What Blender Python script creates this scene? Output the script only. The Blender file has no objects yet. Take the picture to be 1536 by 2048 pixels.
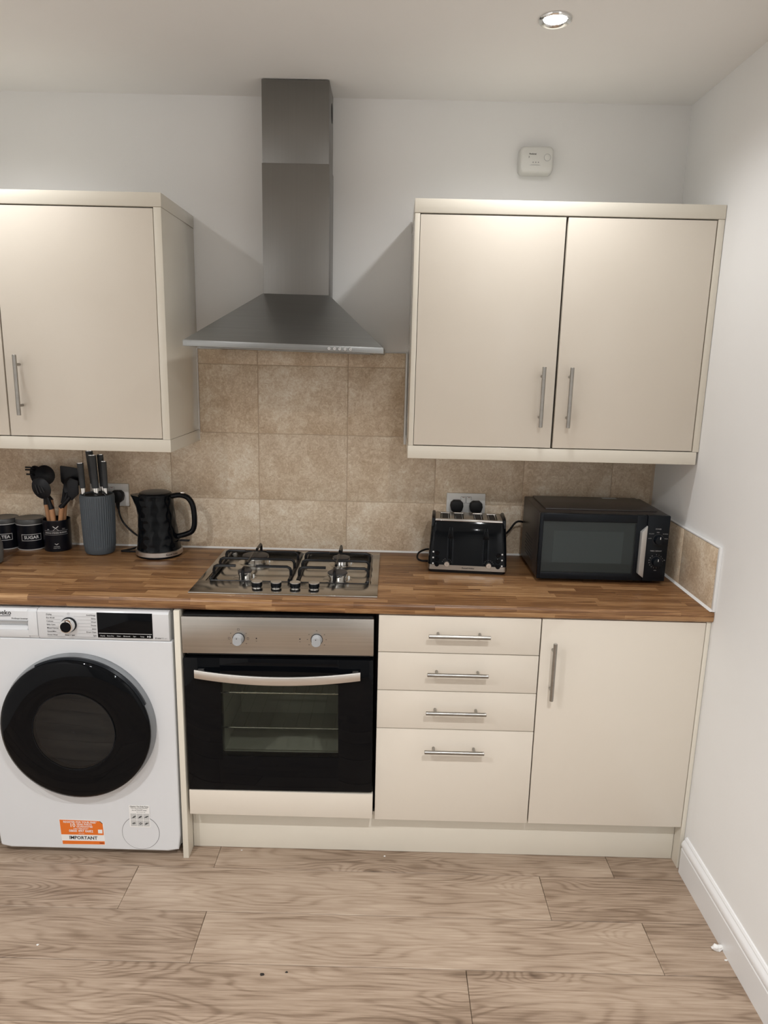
import bpy, bmesh, math, random
from mathutils import Vector, Matrix

random.seed(7)
sc = bpy.context.scene
COL = sc.collection
PI = math.pi

# ------------------------------------------------------------------ camera, world, exposure
F_PX = 1421.8
cd = bpy.data.cameras.new('camera')
cam = bpy.data.objects.new('camera', cd)
COL.objects.link(cam)
cd.sensor_fit = 'VERTICAL'
cd.sensor_height = 36.0
cd.lens = F_PX / 2048 * 36.0
cd.clip_start = 0.05
pit, yaw, rol = -0.21064, 0.00495, -0.02311
cR = (Matrix.Rotation(yaw, 3, 'Z') @ Matrix.Rotation(pit, 3, 'X') @ Matrix.Rotation(rol, 3, 'Y') @ Matrix.Rotation(PI / 2, 3, 'X'))
cam.matrix_world = Matrix.Translation((0.6193, -2.6537, 1.6254)) @ cR.to_4x4()
sc.camera = cam

w = bpy.data.worlds.new('world')
sc.world = w
w.use_nodes = True
w.node_tree.nodes['Background'].inputs[0].default_value = (0.9, 0.95, 1.0, 1)
w.node_tree.nodes['Background'].inputs[1].default_value = 0.25

sc.view_settings.view_transform = 'Standard'
sc.view_settings.look = 'None'
sc.view_settings.gamma = 1.0
sc.view_settings.exposure = 0.67
sc.view_settings.use_curve_mapping = False
# ceiling spots: x, y, watts; the last two are added, unseen fill
LAMP_SPOTS = [(1.021, -0.594, 12.5), (-0.668, -0.594, 12.5), (1.021, -2.35, 66.0), (-0.668, -2.35, 66.0), (1.021, -3.9, 62.0), (-0.668, -3.9, 62.0)]
ZC = 2.494             # ceiling height
XR, XL, YB, YF = 1.6205, -1.36, 0.008, -4.6   # room faces

# ------------------------------------------------------------------ geometry helpers
def rot_to(d):
    return Vector((0, 0, 1)).rotation_difference(Vector(d).normalized()).to_matrix()

class G:
    """collects shapes; build() links them as ONE mesh object"""
    def __init__(s): s.bm = bmesh.new()
    def _merge(s, b):
        me = bpy.data.meshes.new('t'); b.to_mesh(me); b.free()
        s.bm.from_mesh(me); bpy.data.meshes.remove(me); return s
    def box(s, x0, x1, y0, y1, z0, z1, bev=0.0, seg=2):
        b = bmesh.new()
        bmesh.ops.create_cube(b, size=1)
        for v in b.verts:
            v.co = ((x0 + x1) / 2 + v.co.x * abs(x1 - x0), (y0 + y1) / 2 + v.co.y * abs(y1 - y0), (z0 + z1) / 2 + v.co.z * abs(z1 - z0))
        if bev > 0:
            bmesh.ops.bevel(b, geom=b.edges[:], offset=bev, segments=seg, profile=0.5, affect='EDGES')
        return s._merge(b)
    def hexa(s, c, bev=0.0, seg=2):
        b = bmesh.new()
        v = [b.verts.new(p) for p in c]   # 0-3 bottom loop, 4-7 top loop
        for f in ((3, 2, 1, 0), (4, 5, 6, 7), (0, 1, 5, 4), (1, 2, 6, 5), (2, 3, 7, 6), (3, 0, 4, 7)):
            b.faces.new([v[i] for i in f])
        bmesh.ops.recalc_face_normals(b, faces=b.faces[:])
        if bev > 0:
            bmesh.ops.bevel(b, geom=b.edges[:], offset=bev, segments=seg, profile=0.5, affect='EDGES')
        return s._merge(b)
    def rings(s, rings, cap=True, closed=True):
        b = bmesh.new()
        R = [[b.verts.new(p) for p in r] for r in rings]
        n = len(R[0])
        for a, c in zip(R, R[1:]):
            for i in range(n if closed else n - 1):
                j = (i + 1) % n
                b.faces.new((a[i], a[j], c[j], c[i]))
        if cap:
            b.faces.new(R[0][::-1]); b.faces.new(R[-1])
        bmesh.ops.recalc_face_normals(b, faces=b.faces[:])
        return s._merge(b)
    def lathe(s, prof, c=(0, 0, 0), axis=(0, 0, 1), seg=32, rf=None, cap=True):
        M = rot_to(axis); rs = []
        for r, h in prof:
            ring = []
            for i in range(seg):
                t = 2 * PI * i / seg
                q = rf(r, h, t) if rf else r
                ring.append(Vector(c) + M @ Vector((q * math.cos(t), q * math.sin(t), h)))
            rs.append(ring)
        return s.rings(rs, cap)
    def cyl(s, p0, p1, r, r2=None, seg=20, bev=0.0):
        p0, p1 = Vector(p0), Vector(p1); L = (p1 - p0).length; r2 = r if r2 is None else r2
        pr = [(r, 0), (r2, L)]
        if bev: pr = [(r - bev, 0), (r, bev), (r2, L - bev), (r2 - bev, L)]
        return s.lathe(pr, p0, p1 - p0, seg)
    def tube(s, pts, r, seg=10, smooth=0, rr=None, flat=1.0):
        P = [Vector(p) for p in pts]
        if smooth:
            Q = []
            for i in range(len(P) - 1):
                a, b_, c, d = P[max(i - 1, 0)], P[i], P[i + 1], P[min(i + 2, len(P) - 1)]
                for k in range(smooth):
                    t = k / smooth
                    Q.append(0.5 * ((2 * b_) + (c - a) * t + (2 * a - 5 * b_ + 4 * c - d) * t * t + (3 * b_ - a - 3 * c + d) * t ** 3))
            Q.append(P[-1]); n0 = len(P); P = Q
        rs = []; prev = None
        for i, p in enumerate(P):
            d = (P[min(i + 1, len(P) - 1)] - P[max(i - 1, 0)]).normalized()
            if prev is None:
                u = d.orthogonal().normalized() if abs(d.y) > 0.9 else (Vector((0, 1, 0)) - d * d.y).normalized()
            else:
                u = (prev - d * prev.dot(d)).normalized()
            prev = u; v = d.cross(u)
            q = r if rr is None else rr[0] + (rr[1] - rr[0]) * i / (len(P) - 1)
            rs.append([p + u * q * flat * math.cos(2 * PI * k / seg) + v * q * math.sin(2 * PI * k / seg) for k in range(seg)])
        return s.rings(rs)
    def prism(s, poly, axis, a0, a1, bev=0.0, seg=2):
        """poly: 2D points; axis 'y': (x,z) extruded along y; 'z': (x,y); 'x': (y,z)"""
        f = {'y': lambda p, a: (p[0], a, p[1]), 'z': lambda p, a: (p[0], p[1], a), 'x': lambda p, a: (a, p[0], p[1])}[axis]
        b = bmesh.new()
        A = [b.verts.new(f(p, a0)) for p in poly]; C = [b.verts.new(f(p, a1)) for p in poly]
        n = len(poly)
        b.faces.new(A[::-1]); b.faces.new(C)
        for i in range(n): b.faces.new((A[i], A[(i + 1) % n], C[(i + 1) % n], C[i]))
        bmesh.ops.recalc_face_normals(b, faces=b.faces[:])
        if bev > 0:
            cap = [e for e in b.edges if (e.verts[0] in A and e.verts[1] in A) or (e.verts[0] in C and e.verts[1] in C)]
            bmesh.ops.bevel(b, geom=cap, offset=bev, segments=seg, profile=0.5, affect='EDGES')
        return s._merge(b)
    def loft(s, secs, n=5):
        """secs: (z, cx, cy, w, d, r) rounded rectangles stacked in z"""
        return s.rings([[Vector((cx + p[0], cy + p[1], z)) for p in rrect(w_, d_, r, n)] for z, cx, cy, w_, d_, r in secs])
    def ring(s, c, axis, r0, r1, h, seg=40):
        M = rot_to(axis); rs = []
        for r, k in ((r0, 0), (r1, 0), (r1, h), (r0, h), (r0, 0)):
            rs.append([Vector(c) + M @ Vector((r * math.cos(2 * PI * i / seg), r * math.sin(2 * PI * i / seg), k)) for i in range(seg)])
        return s.rings(rs, cap=False)
    def text(s, txt, size, fn, align='CENTER', bold=0.0, ext=0.0, wide=1.0):
        cu = bpy.data.curves.new('t', 'FONT'); cu.body = txt; cu.size = size; cu.align_x = align; cu.align_y = 'CENTER'
        cu.resolution_u = 2; cu.offset = bold * size
        ob = bpy.data.objects.new('t', cu)
        me = bpy.data.meshes.new_from_object(ob)
        for v in me.vertices: v.co = fn(v.co.x * wide, v.co.y)
        s.bm.from_mesh(me)
        bpy.data.objects.remove(ob); bpy.data.curves.remove(cu); bpy.data.meshes.remove(me)
        return s
    def mesh(s, org=(0, 0, 0), ang=38, fix=True):
        o = Vector(org)
        bmesh.ops.remove_doubles(s.bm, verts=s.bm.verts[:], dist=1e-6)
        for v in s.bm.verts: v.co -= o
        ca = math.radians(ang)
        for f in s.bm.faces: f.smooth = True
        for e in s.bm.edges:
            if len(e.link_faces) == 2: e.smooth = e.calc_face_angle(0) < ca
            else: e.smooth = False
        me = bpy.data.meshes.new('m'); s.bm.to_mesh(me); s.bm.free(); return me
    def build(s, name, m, parent=None, ang=38):
        return put(name, s.mesh(org_of(parent), ang), m, parent)

def rrect(w_, d_, r, n=5):
    out = []
    for sx, sy, a in ((1, 1, 0), (-1, 1, 90), (-1, -1, 180), (1, -1, 270)):
        for k in range(n + 1):
            t = math.radians(a + 90 * k / n)
            out.append((sx * (w_ / 2 - r) + r * math.cos(t), sy * (d_ / 2 - r) + r * math.sin(t)))
    return out

def rpoly(x0, x1, z0, z1, r, n=5):
    return [((x0 + x1) / 2 + p[0], (z0 + z1) / 2 + p[1]) for p in rrect(x1 - x0, z1 - z0, r, n)]

def circ(cx, cz, r, n=32, a0=0, a1=2 * PI):
    return [(cx + r * math.cos(a0 + (a1 - a0) * i / n), cz + r * math.sin(a0 + (a1 - a0) * i / n)) for i in range(n)]

ORG = {}
def org_of(o):
    while o is not None:
        if o.name in ORG: return ORG[o.name]
        o = o.parent
    return Vector((0, 0, 0))

def put(name, me, m, parent=None, loc=None):
    """link a mesh; loc is a world point of the unrotated thing"""
    o = bpy.data.objects.new(name, me); COL.objects.link(o)
    if m is not None and not me.materials: me.materials.append(m)
    if parent is not None: o.parent = parent
    if loc is not None: o.location = Vector(loc) - org_of(parent)
    return o

def thing(name, label, cat, loc, group=None):
    o = bpy.data.objects.new(name, None); COL.objects.link(o)
    o.empty_display_size = 0.05
    o.location = loc; ORG[o.name] = Vector(loc)
    tag(o, label, cat, group); return o

def tag(o, label, cat, group=None):
    o['label'] = label; o['category'] = cat
    if group: o['group'] = group
    return o

def struct(o):
    o['kind'] = 'structure'; return o

def face_y(y, x0=0.0, z0=0.0, sl=0.0):
    return lambda u, v: Vector((x0 + u, y + sl * v, z0 + v))

def face_cyl(cx, cy, r, a0, z0):
    return lambda u, v: Vector((cx + r * math.sin(a0 + u / r), cy - r * math.cos(a0 + u / r), z0 + v))

# ------------------------------------------------------------------ material helpers
def new_mat(name):
    m = bpy.data.materials.new(name); m.use_nodes = True
    nt = m.node_tree
    return m, nt, nt.nodes['Principled BSDF']

def mat(name, col, rough=0.5, metal=0.0, spec=0.5, coat=0.0, bump=0.0, bscale=200.0, var=0.0, vscale=8.0, emit=0.0):
    m, nt, p = new_mat(name)
    p.inputs['Base Color'].default_value = (*col, 1)
    p.inputs['Roughness'].default_value = rough
    p.inputs['Metallic'].default_value = metal
    p.inputs['Specular IOR Level'].default_value = spec
    p.inputs['Coat Weight'].default_value = coat
    p.inputs['Coat Roughness'].default_value = 0.05
    if emit:
        p.inputs['Emission Color'].default_value = (*col, 1); p.inputs['Emission Strength'].default_value = emit
    tc = nt.nodes.new('ShaderNodeTexCoord')
    nz = nt.nodes.new('ShaderNodeTexNoise'); nz.inputs['Scale'].default_value = vscale; nz.inputs['Detail'].default_value = 4
    nt.links.new(tc.outputs['Object'], nz.inputs['Vector'])
    v = max(var, 0.012)
    rp = nt.nodes.new('ShaderNodeMixRGB'); rp.blend_type = 'MIX'
    rp.inputs['Color1'].default_value = (*[c * (1 - v) for c in col], 1); rp.inputs['Color2'].default_value = (*[min(1, c * (1 + v)) for c in col], 1)
    nt.links.new(nz.outputs['Fac'], rp.inputs['Fac']); nt.links.new(rp.outputs['Color'], p.inputs['Base Color'])
    if bump:
        n2 = nt.nodes.new('ShaderNodeTexNoise'); n2.inputs['Scale'].default_value = bscale; n2.inputs['Detail'].default_value = 3
        nt.links.new(tc.outputs['Object'], n2.inputs['Vector'])
        b = nt.nodes.new('ShaderNodeBump'); b.inputs['Strength'].default_value = bump; b.inputs['Distance'].default_value = 0.002
        nt.links.new(n2.outputs['Fac'], b.inputs['Height']); nt.links.new(b.outputs['Normal'], p.inputs['Normal'])
    return m

def N(nt, t, **kw):
    n = nt.nodes.new(t)
    for k, v in kw.items():
        if k in n.inputs: n.inputs[k].default_value = v
        else: setattr(n, k, v)
    return n

def math_n(nt, op, a, b=None):
    n = nt.nodes.new('ShaderNodeMath'); n.operation = op
    for i, x in enumerate((a, b)):
        if x is None: continue
        if isinstance(x, (int, float)): n.inputs[i].default_value = x
        else: nt.links.new(x, n.inputs[i])
    return n.outputs[0]

def ramp(nt, fac, stops):
    r = nt.nodes.new('ShaderNodeValToRGB')
    el = r.color_ramp.elements
    while len(el) < len(stops): el.new(0.5)
    for e, (p, c) in zip(el, stops): e.position = p; e.color = (*c, 1)
    nt.links.new(fac, r.inputs[0]); return r.outputs[0]

def steel(name, col, rough, streak=(2, 300, 300), amt=0.12):
    m, nt, p = new_mat(name)
    tc = N(nt, 'ShaderNodeTexCoord'); mp = N(nt, 'ShaderNodeMapping'); mp.inputs['Scale'].default_value = streak
    nz = N(nt, 'ShaderNodeTexNoise', Scale=1.0, Detail=3.0)
    nt.links.new(tc.outputs['Object'], mp.inputs['Vector']); nt.links.new(mp.outputs[0], nz.inputs['Vector'])
    n2 = N(nt, 'ShaderNodeTexNoise', Scale=5.0, Detail=3.0)
    nt.links.new(tc.outputs['Object'], n2.inputs['Vector'])
    f = math_n(nt, 'ADD', math_n(nt, 'MULTIPLY', nz.outputs['Fac'], 0.6), math_n(nt, 'MULTIPLY', n2.outputs['Fac'], 0.4))
    c = ramp(nt, f, [(0.25, tuple(x * (1 - amt) for x in col)), (0.75, tuple(min(1, x * (1 + amt)) for x in col))])
    nt.links.new(c, p.inputs['Base Color'])
    p.inputs['Metallic'].default_value = 1.0
    nt.links.new(math_n(nt, 'ADD', math_n(nt, 'MULTIPLY', f, 0.16), rough - 0.08), p.inputs['Roughness'])
    return m

def tinted_glass(name, tint, refl_rough=0.04, tr=0.4, base=(0.006, 0.007, 0.008)):
    """smoked glass: part see-through, part dark body, with a clear-coat reflection"""
    m = bpy.data.materials.new(name); m.use_nodes = True
    nt = m.node_tree; nt.nodes.clear()
    out = N(nt, 'ShaderNodeOutputMaterial')
    t = N(nt, 'ShaderNodeBsdfTransparent'); t.inputs[0].default_value = (*tint, 1)
    p = N(nt, 'ShaderNodeBsdfPrincipled'); p.inputs['Base Color'].default_value = (*base, 1); p.inputs['Roughness'].default_value = refl_rough
    mx = N(nt, 'ShaderNodeMixShader'); mx.inputs[0].default_value = tr
    nt.links.new(p.outputs[0], mx.inputs[1]); nt.links.new(t.outputs[0], mx.inputs[2]); nt.links.new(mx.outputs[0], out.inputs[0])
    return m

def tile_mat():
    m, nt, p = new_mat('travertine_tile')
    tc = N(nt, 'ShaderNodeTexCoord'); oi = N(nt, 'ShaderNodeObjectInfo')
    off = N(nt, 'ShaderNodeVectorMath', operation='SCALE'); off.inputs[0].default_value = (37.0, 11.0, 23.0)
    nt.links.new(oi.outputs['Random'], off.inputs['Scale'])
    ad = N(nt, 'ShaderNodeVectorMath', operation='ADD')
    nt.links.new(tc.outputs['Object'], ad.inputs[0]); nt.links.new(off.outputs[0], ad.inputs[1])
    n1 = N(nt, 'ShaderNodeTexNoise', Scale=7.0, Detail=3.0, Roughness=0.6, Distortion=0.6)
    n2 = N(nt, 'ShaderNodeTexNoise', Scale=60.0, Detail=6.0, Roughness=0.75, Distortion=1.2)
    n3 = N(nt, 'ShaderNodeTexNoise', Scale=230.0, Detail=3.0, Roughness=0.7)
    for n in (n1, n2, n3): nt.links.new(ad.outputs[0], n.inputs['Vector'])
    f = math_n(nt, 'ADD', math_n(nt, 'MULTIPLY', n1.outputs['Fac'], 0.32), math_n(nt, 'ADD', math_n(nt, 'MULTIPLY', n2.outputs['Fac'], 0.46), math_n(nt, 'MULTIPLY', n3.outputs['Fac'], 0.22)))
    c = ramp(nt, f, [(0.38, TILE[0]), (0.47, TILE[1]), (0.53, TILE[2]), (0.62, TILE[3])])
    nt.links.new(c, p.inputs['Base Color'])
    p.inputs['Roughness'].default_value = 0.38
    b = N(nt, 'ShaderNodeBump', Strength=0.12, Distance=0.001)
    nt.links.new(n2.outputs['Fac'], b.inputs['Height']); nt.links.new(b.outputs[0], p.inputs['Normal'])
    return m

def worktop_mat(rot=False):
    m, nt, p = new_mat('block_wood_worktop' + ('_turned' if rot else ''))
    tc = N(nt, 'ShaderNodeTexCoord'); sp = N(nt, 'ShaderNodeSeparateXYZ')
    nt.links.new(tc.outputs['Object'], sp.inputs[0])
    X, Y, Z = sp.outputs[0], sp.outputs[1], sp.outputs[2]
    if rot: X, Y = Y, X
    v = math_n(nt, 'SUBTRACT', Y, math_n(nt, 'MULTIPLY', Z, -1.0))
    row = math_n(nt, 'FLOOR', math_n(nt, 'DIVIDE', v, 0.031))
    wn = N(nt, 'ShaderNodeTexWhiteNoise', noise_dimensions='1D'); nt.links.new(row, wn.inputs['W'])
    ln = math_n(nt, 'ADD', math_n(nt, 'MULTIPLY', wn.outputs['Value'], 0.17), 0.17)
    xx = math_n(nt, 'ADD', X, math_n(nt, 'MULTIPLY', wn.outputs['Value'], 7.3))
    colid = math_n(nt, 'FLOOR', math_n(nt, 'DIVIDE', xx, ln))
    cmb = N(nt, 'ShaderNodeCombineXYZ'); nt.links.new(row, cmb.inputs[0]); nt.links.new(colid, cmb.inputs[1])
    w2 = N(nt, 'ShaderNodeTexWhiteNoise', noise_dimensions='3D'); nt.links.new(cmb.outputs[0], w2.inputs['Vector'])
    cid = w2.outputs['Value']
    gv = N(nt, 'ShaderNodeCombineXYZ')
    nt.links.new(math_n(nt, 'ADD', math_n(nt, 'MULTIPLY', X, 5.0), math_n(nt, 'MULTIPLY', cid, 40.0)), gv.inputs[0])
    nt.links.new(math_n(nt, 'MULTIPLY', v, 95.0), gv.inputs[1]); nt.links.new(cid, gv.inputs[2])
    g1 = N(nt, 'ShaderNodeTexNoise', Scale=1.0, Detail=5.0, Roughness=0.65, Distortion=0.8); nt.links.new(gv.outputs[0], g1.inputs['Vector'])
    gv2 = N(nt, 'ShaderNodeVectorMath', operation='MULTIPLY'); gv2.inputs[1].default_value = (2.2, 4.5, 1.0); nt.links.new(gv.outputs[0], gv2.inputs[0])
    g2 = N(nt, 'ShaderNodeTexNoise', Scale=1.0, Detail=3.0, Roughness=0.6); nt.links.new(gv2.outputs[0], g2.inputs['Vector'])
    f = math_n(nt, 'ADD', math_n(nt, 'MULTIPLY', cid, 0.20), math_n(nt, 'ADD', math_n(nt, 'MULTIPLY', g1.outputs['Fac'], 0.66), math_n(nt, 'MULTIPLY', g2.outputs['Fac'], 0.28)))
    c = ramp(nt, f, [(0.34, WOOD[0]), (0.49, WOOD[1]), (0.60, WOOD[2]), (0.76, WOOD[3])])
    nt.links.new(c, p.inputs['Base Color'])
    p.inputs['Roughness'].default_value = 0.34
    p.inputs['Specular IOR Level'].default_value = 0.4
    return m

def plank_mat():
    m, nt, p = new_mat('oak_laminate_plank')
    tc = N(nt, 'ShaderNodeTexCoord')
    at = N(nt, 'ShaderNodeAttribute', attribute_type='OBJECT', attribute_name='seed')
    sd = at.outputs['Fac']
    off = N(nt, 'ShaderNodeVectorMath', operation='SCALE'); off.inputs[0].default_value = (5.3, 3.1, 7.7); nt.links.new(sd, off.inputs['Scale'])
    ad = N(nt, 'ShaderNodeVectorMath', operation='ADD'); nt.links.new(tc.outputs['Object'], ad.inputs[0]); nt.links.new(off.outputs[0], ad.inputs[1])
    def sc_(v):
        q = N(nt, 'ShaderNodeVectorMath', operation='MULTIPLY'); q.inputs[1].default_value = v; nt.links.new(ad.outputs[0], q.inputs[0]); return q.outputs[0]
    n1 = N(nt, 'ShaderNodeTexNoise', Scale=1.0, Detail=2.5, Roughness=0.5, Distortion=0.25); nt.links.new(sc_((0.95, 6.2, 1)), n1.inputs['Vector'])
    vk = N(nt, 'ShaderNodeTexVoronoi', Scale=1.0); nt.links.new(sc_((2.6, 7.0, 0)), vk.inputs['Vector'])
    bump_ = N(nt, 'ShaderNodeMapRange', interpolation_type='SMOOTHSTEP')
    for k_, v_ in (('From Min', 0.0), ('From Max', 0.42), ('To Min', 0.17), ('To Max', 0.0)): bump_.inputs[k_].default_value = v_
    nt.links.new(vk.outputs['Distance'], bump_.inputs['Value'])
    g = math_n(nt, 'SINE', math_n(nt, 'MULTIPLY', math_n(nt, 'ADD', n1.outputs['Fac'], bump_.outputs[0]), 165.0))
    g = math_n(nt, 'POWER', math_n(nt, 'ADD', math_n(nt, 'MULTIPLY', g, 0.5), 0.5), 2.5)
    n2 = N(nt, 'ShaderNodeTexNoise', Scale=1.0, Detail=4.0, Roughness=0.65); nt.links.new(sc_((7, 190, 1)), n2.inputs['Vector'])
    n3 = N(nt, 'ShaderNodeTexNoise', Scale=1.0, Detail=2.0); nt.links.new(sc_((2.0, 9.0, 1)), n3.inputs['Vector'])
    vo = N(nt, 'ShaderNodeTexVoronoi', Scale=1.0); nt.links.new(sc_((2.6, 7.0, 0)), vo.inputs['Vector'])
    knot = N(nt, 'ShaderNodeMapRange'); knot.inputs['From Min'].default_value = 0.02; knot.inputs['From Max'].default_value = 0.10
    knot.inputs['To Min'].default_value = 0.22; knot.inputs['To Max'].default_value = 0.0
    nt.links.new(vo.outputs['Distance'], knot.inputs['Value'])
    f = math_n(nt, 'ADD', math_n(nt, 'SUBTRACT', 0.085, math_n(nt, 'MULTIPLY', math_n(nt, 'MULTIPLY', g, math_n(nt, 'SUBTRACT', 1.05, n3.outputs['Fac'])), 0.15)), math_n(nt, 'ADD', math_n(nt, 'MULTIPLY', n2.outputs['Fac'], 0.46), math_n(nt, 'MULTIPLY', n3.outputs['Fac'], 0.42)))
    f = math_n(nt, 'SUBTRACT', f, knot.outputs[0])
    tn = N(nt, 'ShaderNodeAttribute', attribute_type='OBJECT', attribute_name='tint')
    f = math_n(nt, 'ADD', f, tn.outputs['Fac'])
    c = ramp(nt, f, [(0.22, OAK[0]), (0.40, OAK[1]), (0.51, OAK[2]), (0.68, OAK[3])])
    nt.links.new(c, p.inputs['Base Color'])
    p.inputs['Roughness'].default_value = 0.42
    p.inputs['Specular IOR Level'].default_value = 0.4
    b = N(nt, 'ShaderNodeBump', Strength=0.15, Distance=0.0006); nt.links.new(n2.outputs['Fac'], b.inputs['Height']); nt.links.new(b.outputs[0], p.inputs['Normal'])
    return m

TILE = [(0.50, 0.365, 0.240), (0.635, 0.500, 0.355), (0.74, 0.615, 0.465), (0.88, 0.80, 0.67)]
WOOD = [(0.072, 0.031, 0.012), (0.175, 0.082, 0.033), (0.285, 0.148, 0.063), (0.45, 0.27, 0.13)]
OAK = [(0.098, 0.062, 0.040), (0.235, 0.165, 0.114), (0.360, 0.268, 0.196), (0.49, 0.385, 0.295)]
CREAM = (0.71, 0.650, 0.562)
M = {}
M['wall'] = mat('white_wall_paint', (0.86, 0.86, 0.85), 0.75, bump=0.08, bscale=260)
M['wallf'] = mat('reflection_dimming_wall', (0.40, 0.39, 0.375), 0.8, bump=0.08, bscale=260)  # unseen end wall, colour darkened to keep reflections in black gloss dim
M['ceil'] = mat('ceiling_paint', (0.88, 0.875, 0.86), 0.85, bump=0.05, bscale=160)
M['skirt'] = mat('white_satin_paint', (0.80, 0.80, 0.80), 0.30, coat=0.1)
M['grout'] = mat('cream_grout', (0.60, 0.48, 0.36), 0.85, bump=0.2)
M['seal'] = mat('white_sealant', (0.85, 0.84, 0.82), 0.4)
M['trimw'] = mat('white_tile_trim', (0.78, 0.78, 0.77), 0.3)
M['tile'] = tile_mat()
M['wood'] = worktop_mat(); M['wood2'] = worktop_mat(True)
M['plank'] = plank_mat()
M['sub'] = mat('floor_underlay', (0.05, 0.04, 0.03), 0.9)
M['door'] = mat('cream_satin_door', CREAM, 0.24, coat=0.0, spec=0.45)
M['cream'] = mat('cream_gloss_trim', (0.73, 0.685, 0.59), 0.10, spec=0.5)
M['carcass'] = mat('gap_shaded_carcass', (0.10, 0.09, 0.075), 0.6)  # cream boards painted dark, so gaps between the fronts look shaded
M['rod'] = steel('brushed_nickel', (0.35, 0.335, 0.31), 0.32, (60, 60, 4))
M['hood'] = steel('brushed_hood_steel', (0.30, 0.305, 0.30), 0.34, (2, 200, 200))
M['flue'] = steel('flue_steel', (0.235, 0.228, 0.217), 0.36, (200, 200, 2), 0.05)
M['inox'] = steel('stainless_panel', (0.46, 0.44, 0.41), 0.30, (2, 220, 220))
M['hobst'] = steel('hob_steel', (0.50, 0.485, 0.455), 0.20, (3, 240, 240), 0.08)
M['alu'] = steel('satin_aluminium', (0.72, 0.70, 0.67), 0.36, (2, 200, 200), 0.06)
M['chrome'] = mat('polished_chrome', (0.80, 0.80, 0.79), 0.10, metal=1.0)
M['bglass'] = mat('black_glass', (0.0025, 0.003, 0.004), 0.04, spec=0.13)
M['ovenwin'] = tinted_glass('smoked_oven_glass', (0.92, 0.93, 0.88), 0.04, 0.80)
M['washwin'] = tinted_glass('smoked_washer_glass', (0.70, 0.74, 0.76), 0.03, 0.17, (0.003, 0.004, 0.005))
M['micwin'] = tinted_glass('smoked_microwave_glass', (0.85, 0.87, 0.87), 0.05, 0.65, (0.035, 0.042, 0.042))  # glass body lightened for the room light mirrored in the window
M['enamel'] = mat('grey_oven_enamel', (0.52, 0.52, 0.48), 0.45)
M['blk'] = mat('gloss_black_plastic', (0.0035, 0.0045, 0.006), 0.06, spec=0.16)
M['blk2'] = mat('satin_black_plastic', (0.005, 0.007, 0.010), 0.30, spec=0.2)
M['blkm'] = mat('matt_black', (0.008, 0.008, 0.009), 0.55, spec=0.3)
M['iron'] = mat('black_enamel_iron', (0.005, 0.005, 0.006), 0.30, spec=0.22)
M['cap'] = mat('burner_cap_enamel', (0.035, 0.032, 0.032), 0.45)
M['mwbody'] = mat('dark_painted_metal', (0.040, 0.034, 0.032), 0.38)
M['mesh'] = mat('microwave_screen', (0.26, 0.30, 0.30), 0.4)  # grey carries the window's reflected room light in its colour
M['meshd'] = mat('microwave_screen_border', (0.17, 0.19, 0.19), 0.4)  # border lightened for the same reflection
M['white'] = mat('white_appliance', (0.68, 0.69, 0.705), 0.22, spec=0.5)
M['whitep'] = mat('white_plastic', (0.76, 0.76, 0.74), 0.35)
M['alarm'] = mat('alarm_plastic', (0.74, 0.74, 0.71), 0.4)
M['lgrey'] = mat('light_grey_plastic', (0.36, 0.37, 0.38), 0.4)
M['sidegrey'] = mat('grey_machine_side', (0.40, 0.41, 0.41), 0.45)
M['ringgrey'] = mat('dark_grey_ring', (0.20, 0.21, 0.22), 0.35)
M['drum'] = mat('steel_drum', (0.22, 0.23, 0.235), 0.28, metal=0.8)
M['ink'] = mat('black_print', (0.02, 0.02, 0.022), 0.6)
M['greyink'] = mat('grey_print', (0.28, 0.28, 0.29), 0.6)
M['wink'] = mat('white_print', (0.72, 0.72, 0.72), 0.5)
M['dimink'] = mat('dim_white_print', (0.34, 0.34, 0.34), 0.5)
M['orange'] = mat('orange_sticker', (0.75, 0.17, 0.02), 0.35)
M['paper'] = mat('white_paper', (0.80, 0.79, 0.77), 0.6)
M['darkred'] = mat('dark_red_print', (0.22, 0.015, 0.01), 0.5)
M['slate'] = mat('slate_blue_grey_coating', (0.075, 0.092, 0.108), 0.55)
M['knife'] = mat('grey_soft_grip', (0.032, 0.037, 0.042), 0.5)
M['sili'] = mat('black_silicone', (0.006, 0.007, 0.010), 0.42, spec=0.3)
M['beech'] = mat('beech_handle', (0.50, 0.26, 0.13), 0.5, var=0.2, vscale=30)
M['canlid'] = mat('dark_grey_lid', (0.055, 0.055, 0.055), 0.35)
M['tin'] = mat('black_tin', (0.005, 0.006, 0.010), 0.28, spec=0.3)
M['silver'] = mat('silver_print', (0.62, 0.62, 0.62), 0.35, metal=0.3)
M['silverp'] = mat('silver_painted_plastic', (0.55, 0.54, 0.52), 0.35, metal=0.3)
M['jar'] = mat('grey_stoneware', (0.16, 0.16, 0.155), 0.45, var=0.15, vscale=60)
M['debris'] = mat('dark_crumb', (0.02, 0.015, 0.012), 0.8)
M['glow'] = mat('lit_lamp_lens', (1.0, 0.98, 0.95), 0.3, emit=30.0)

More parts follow.
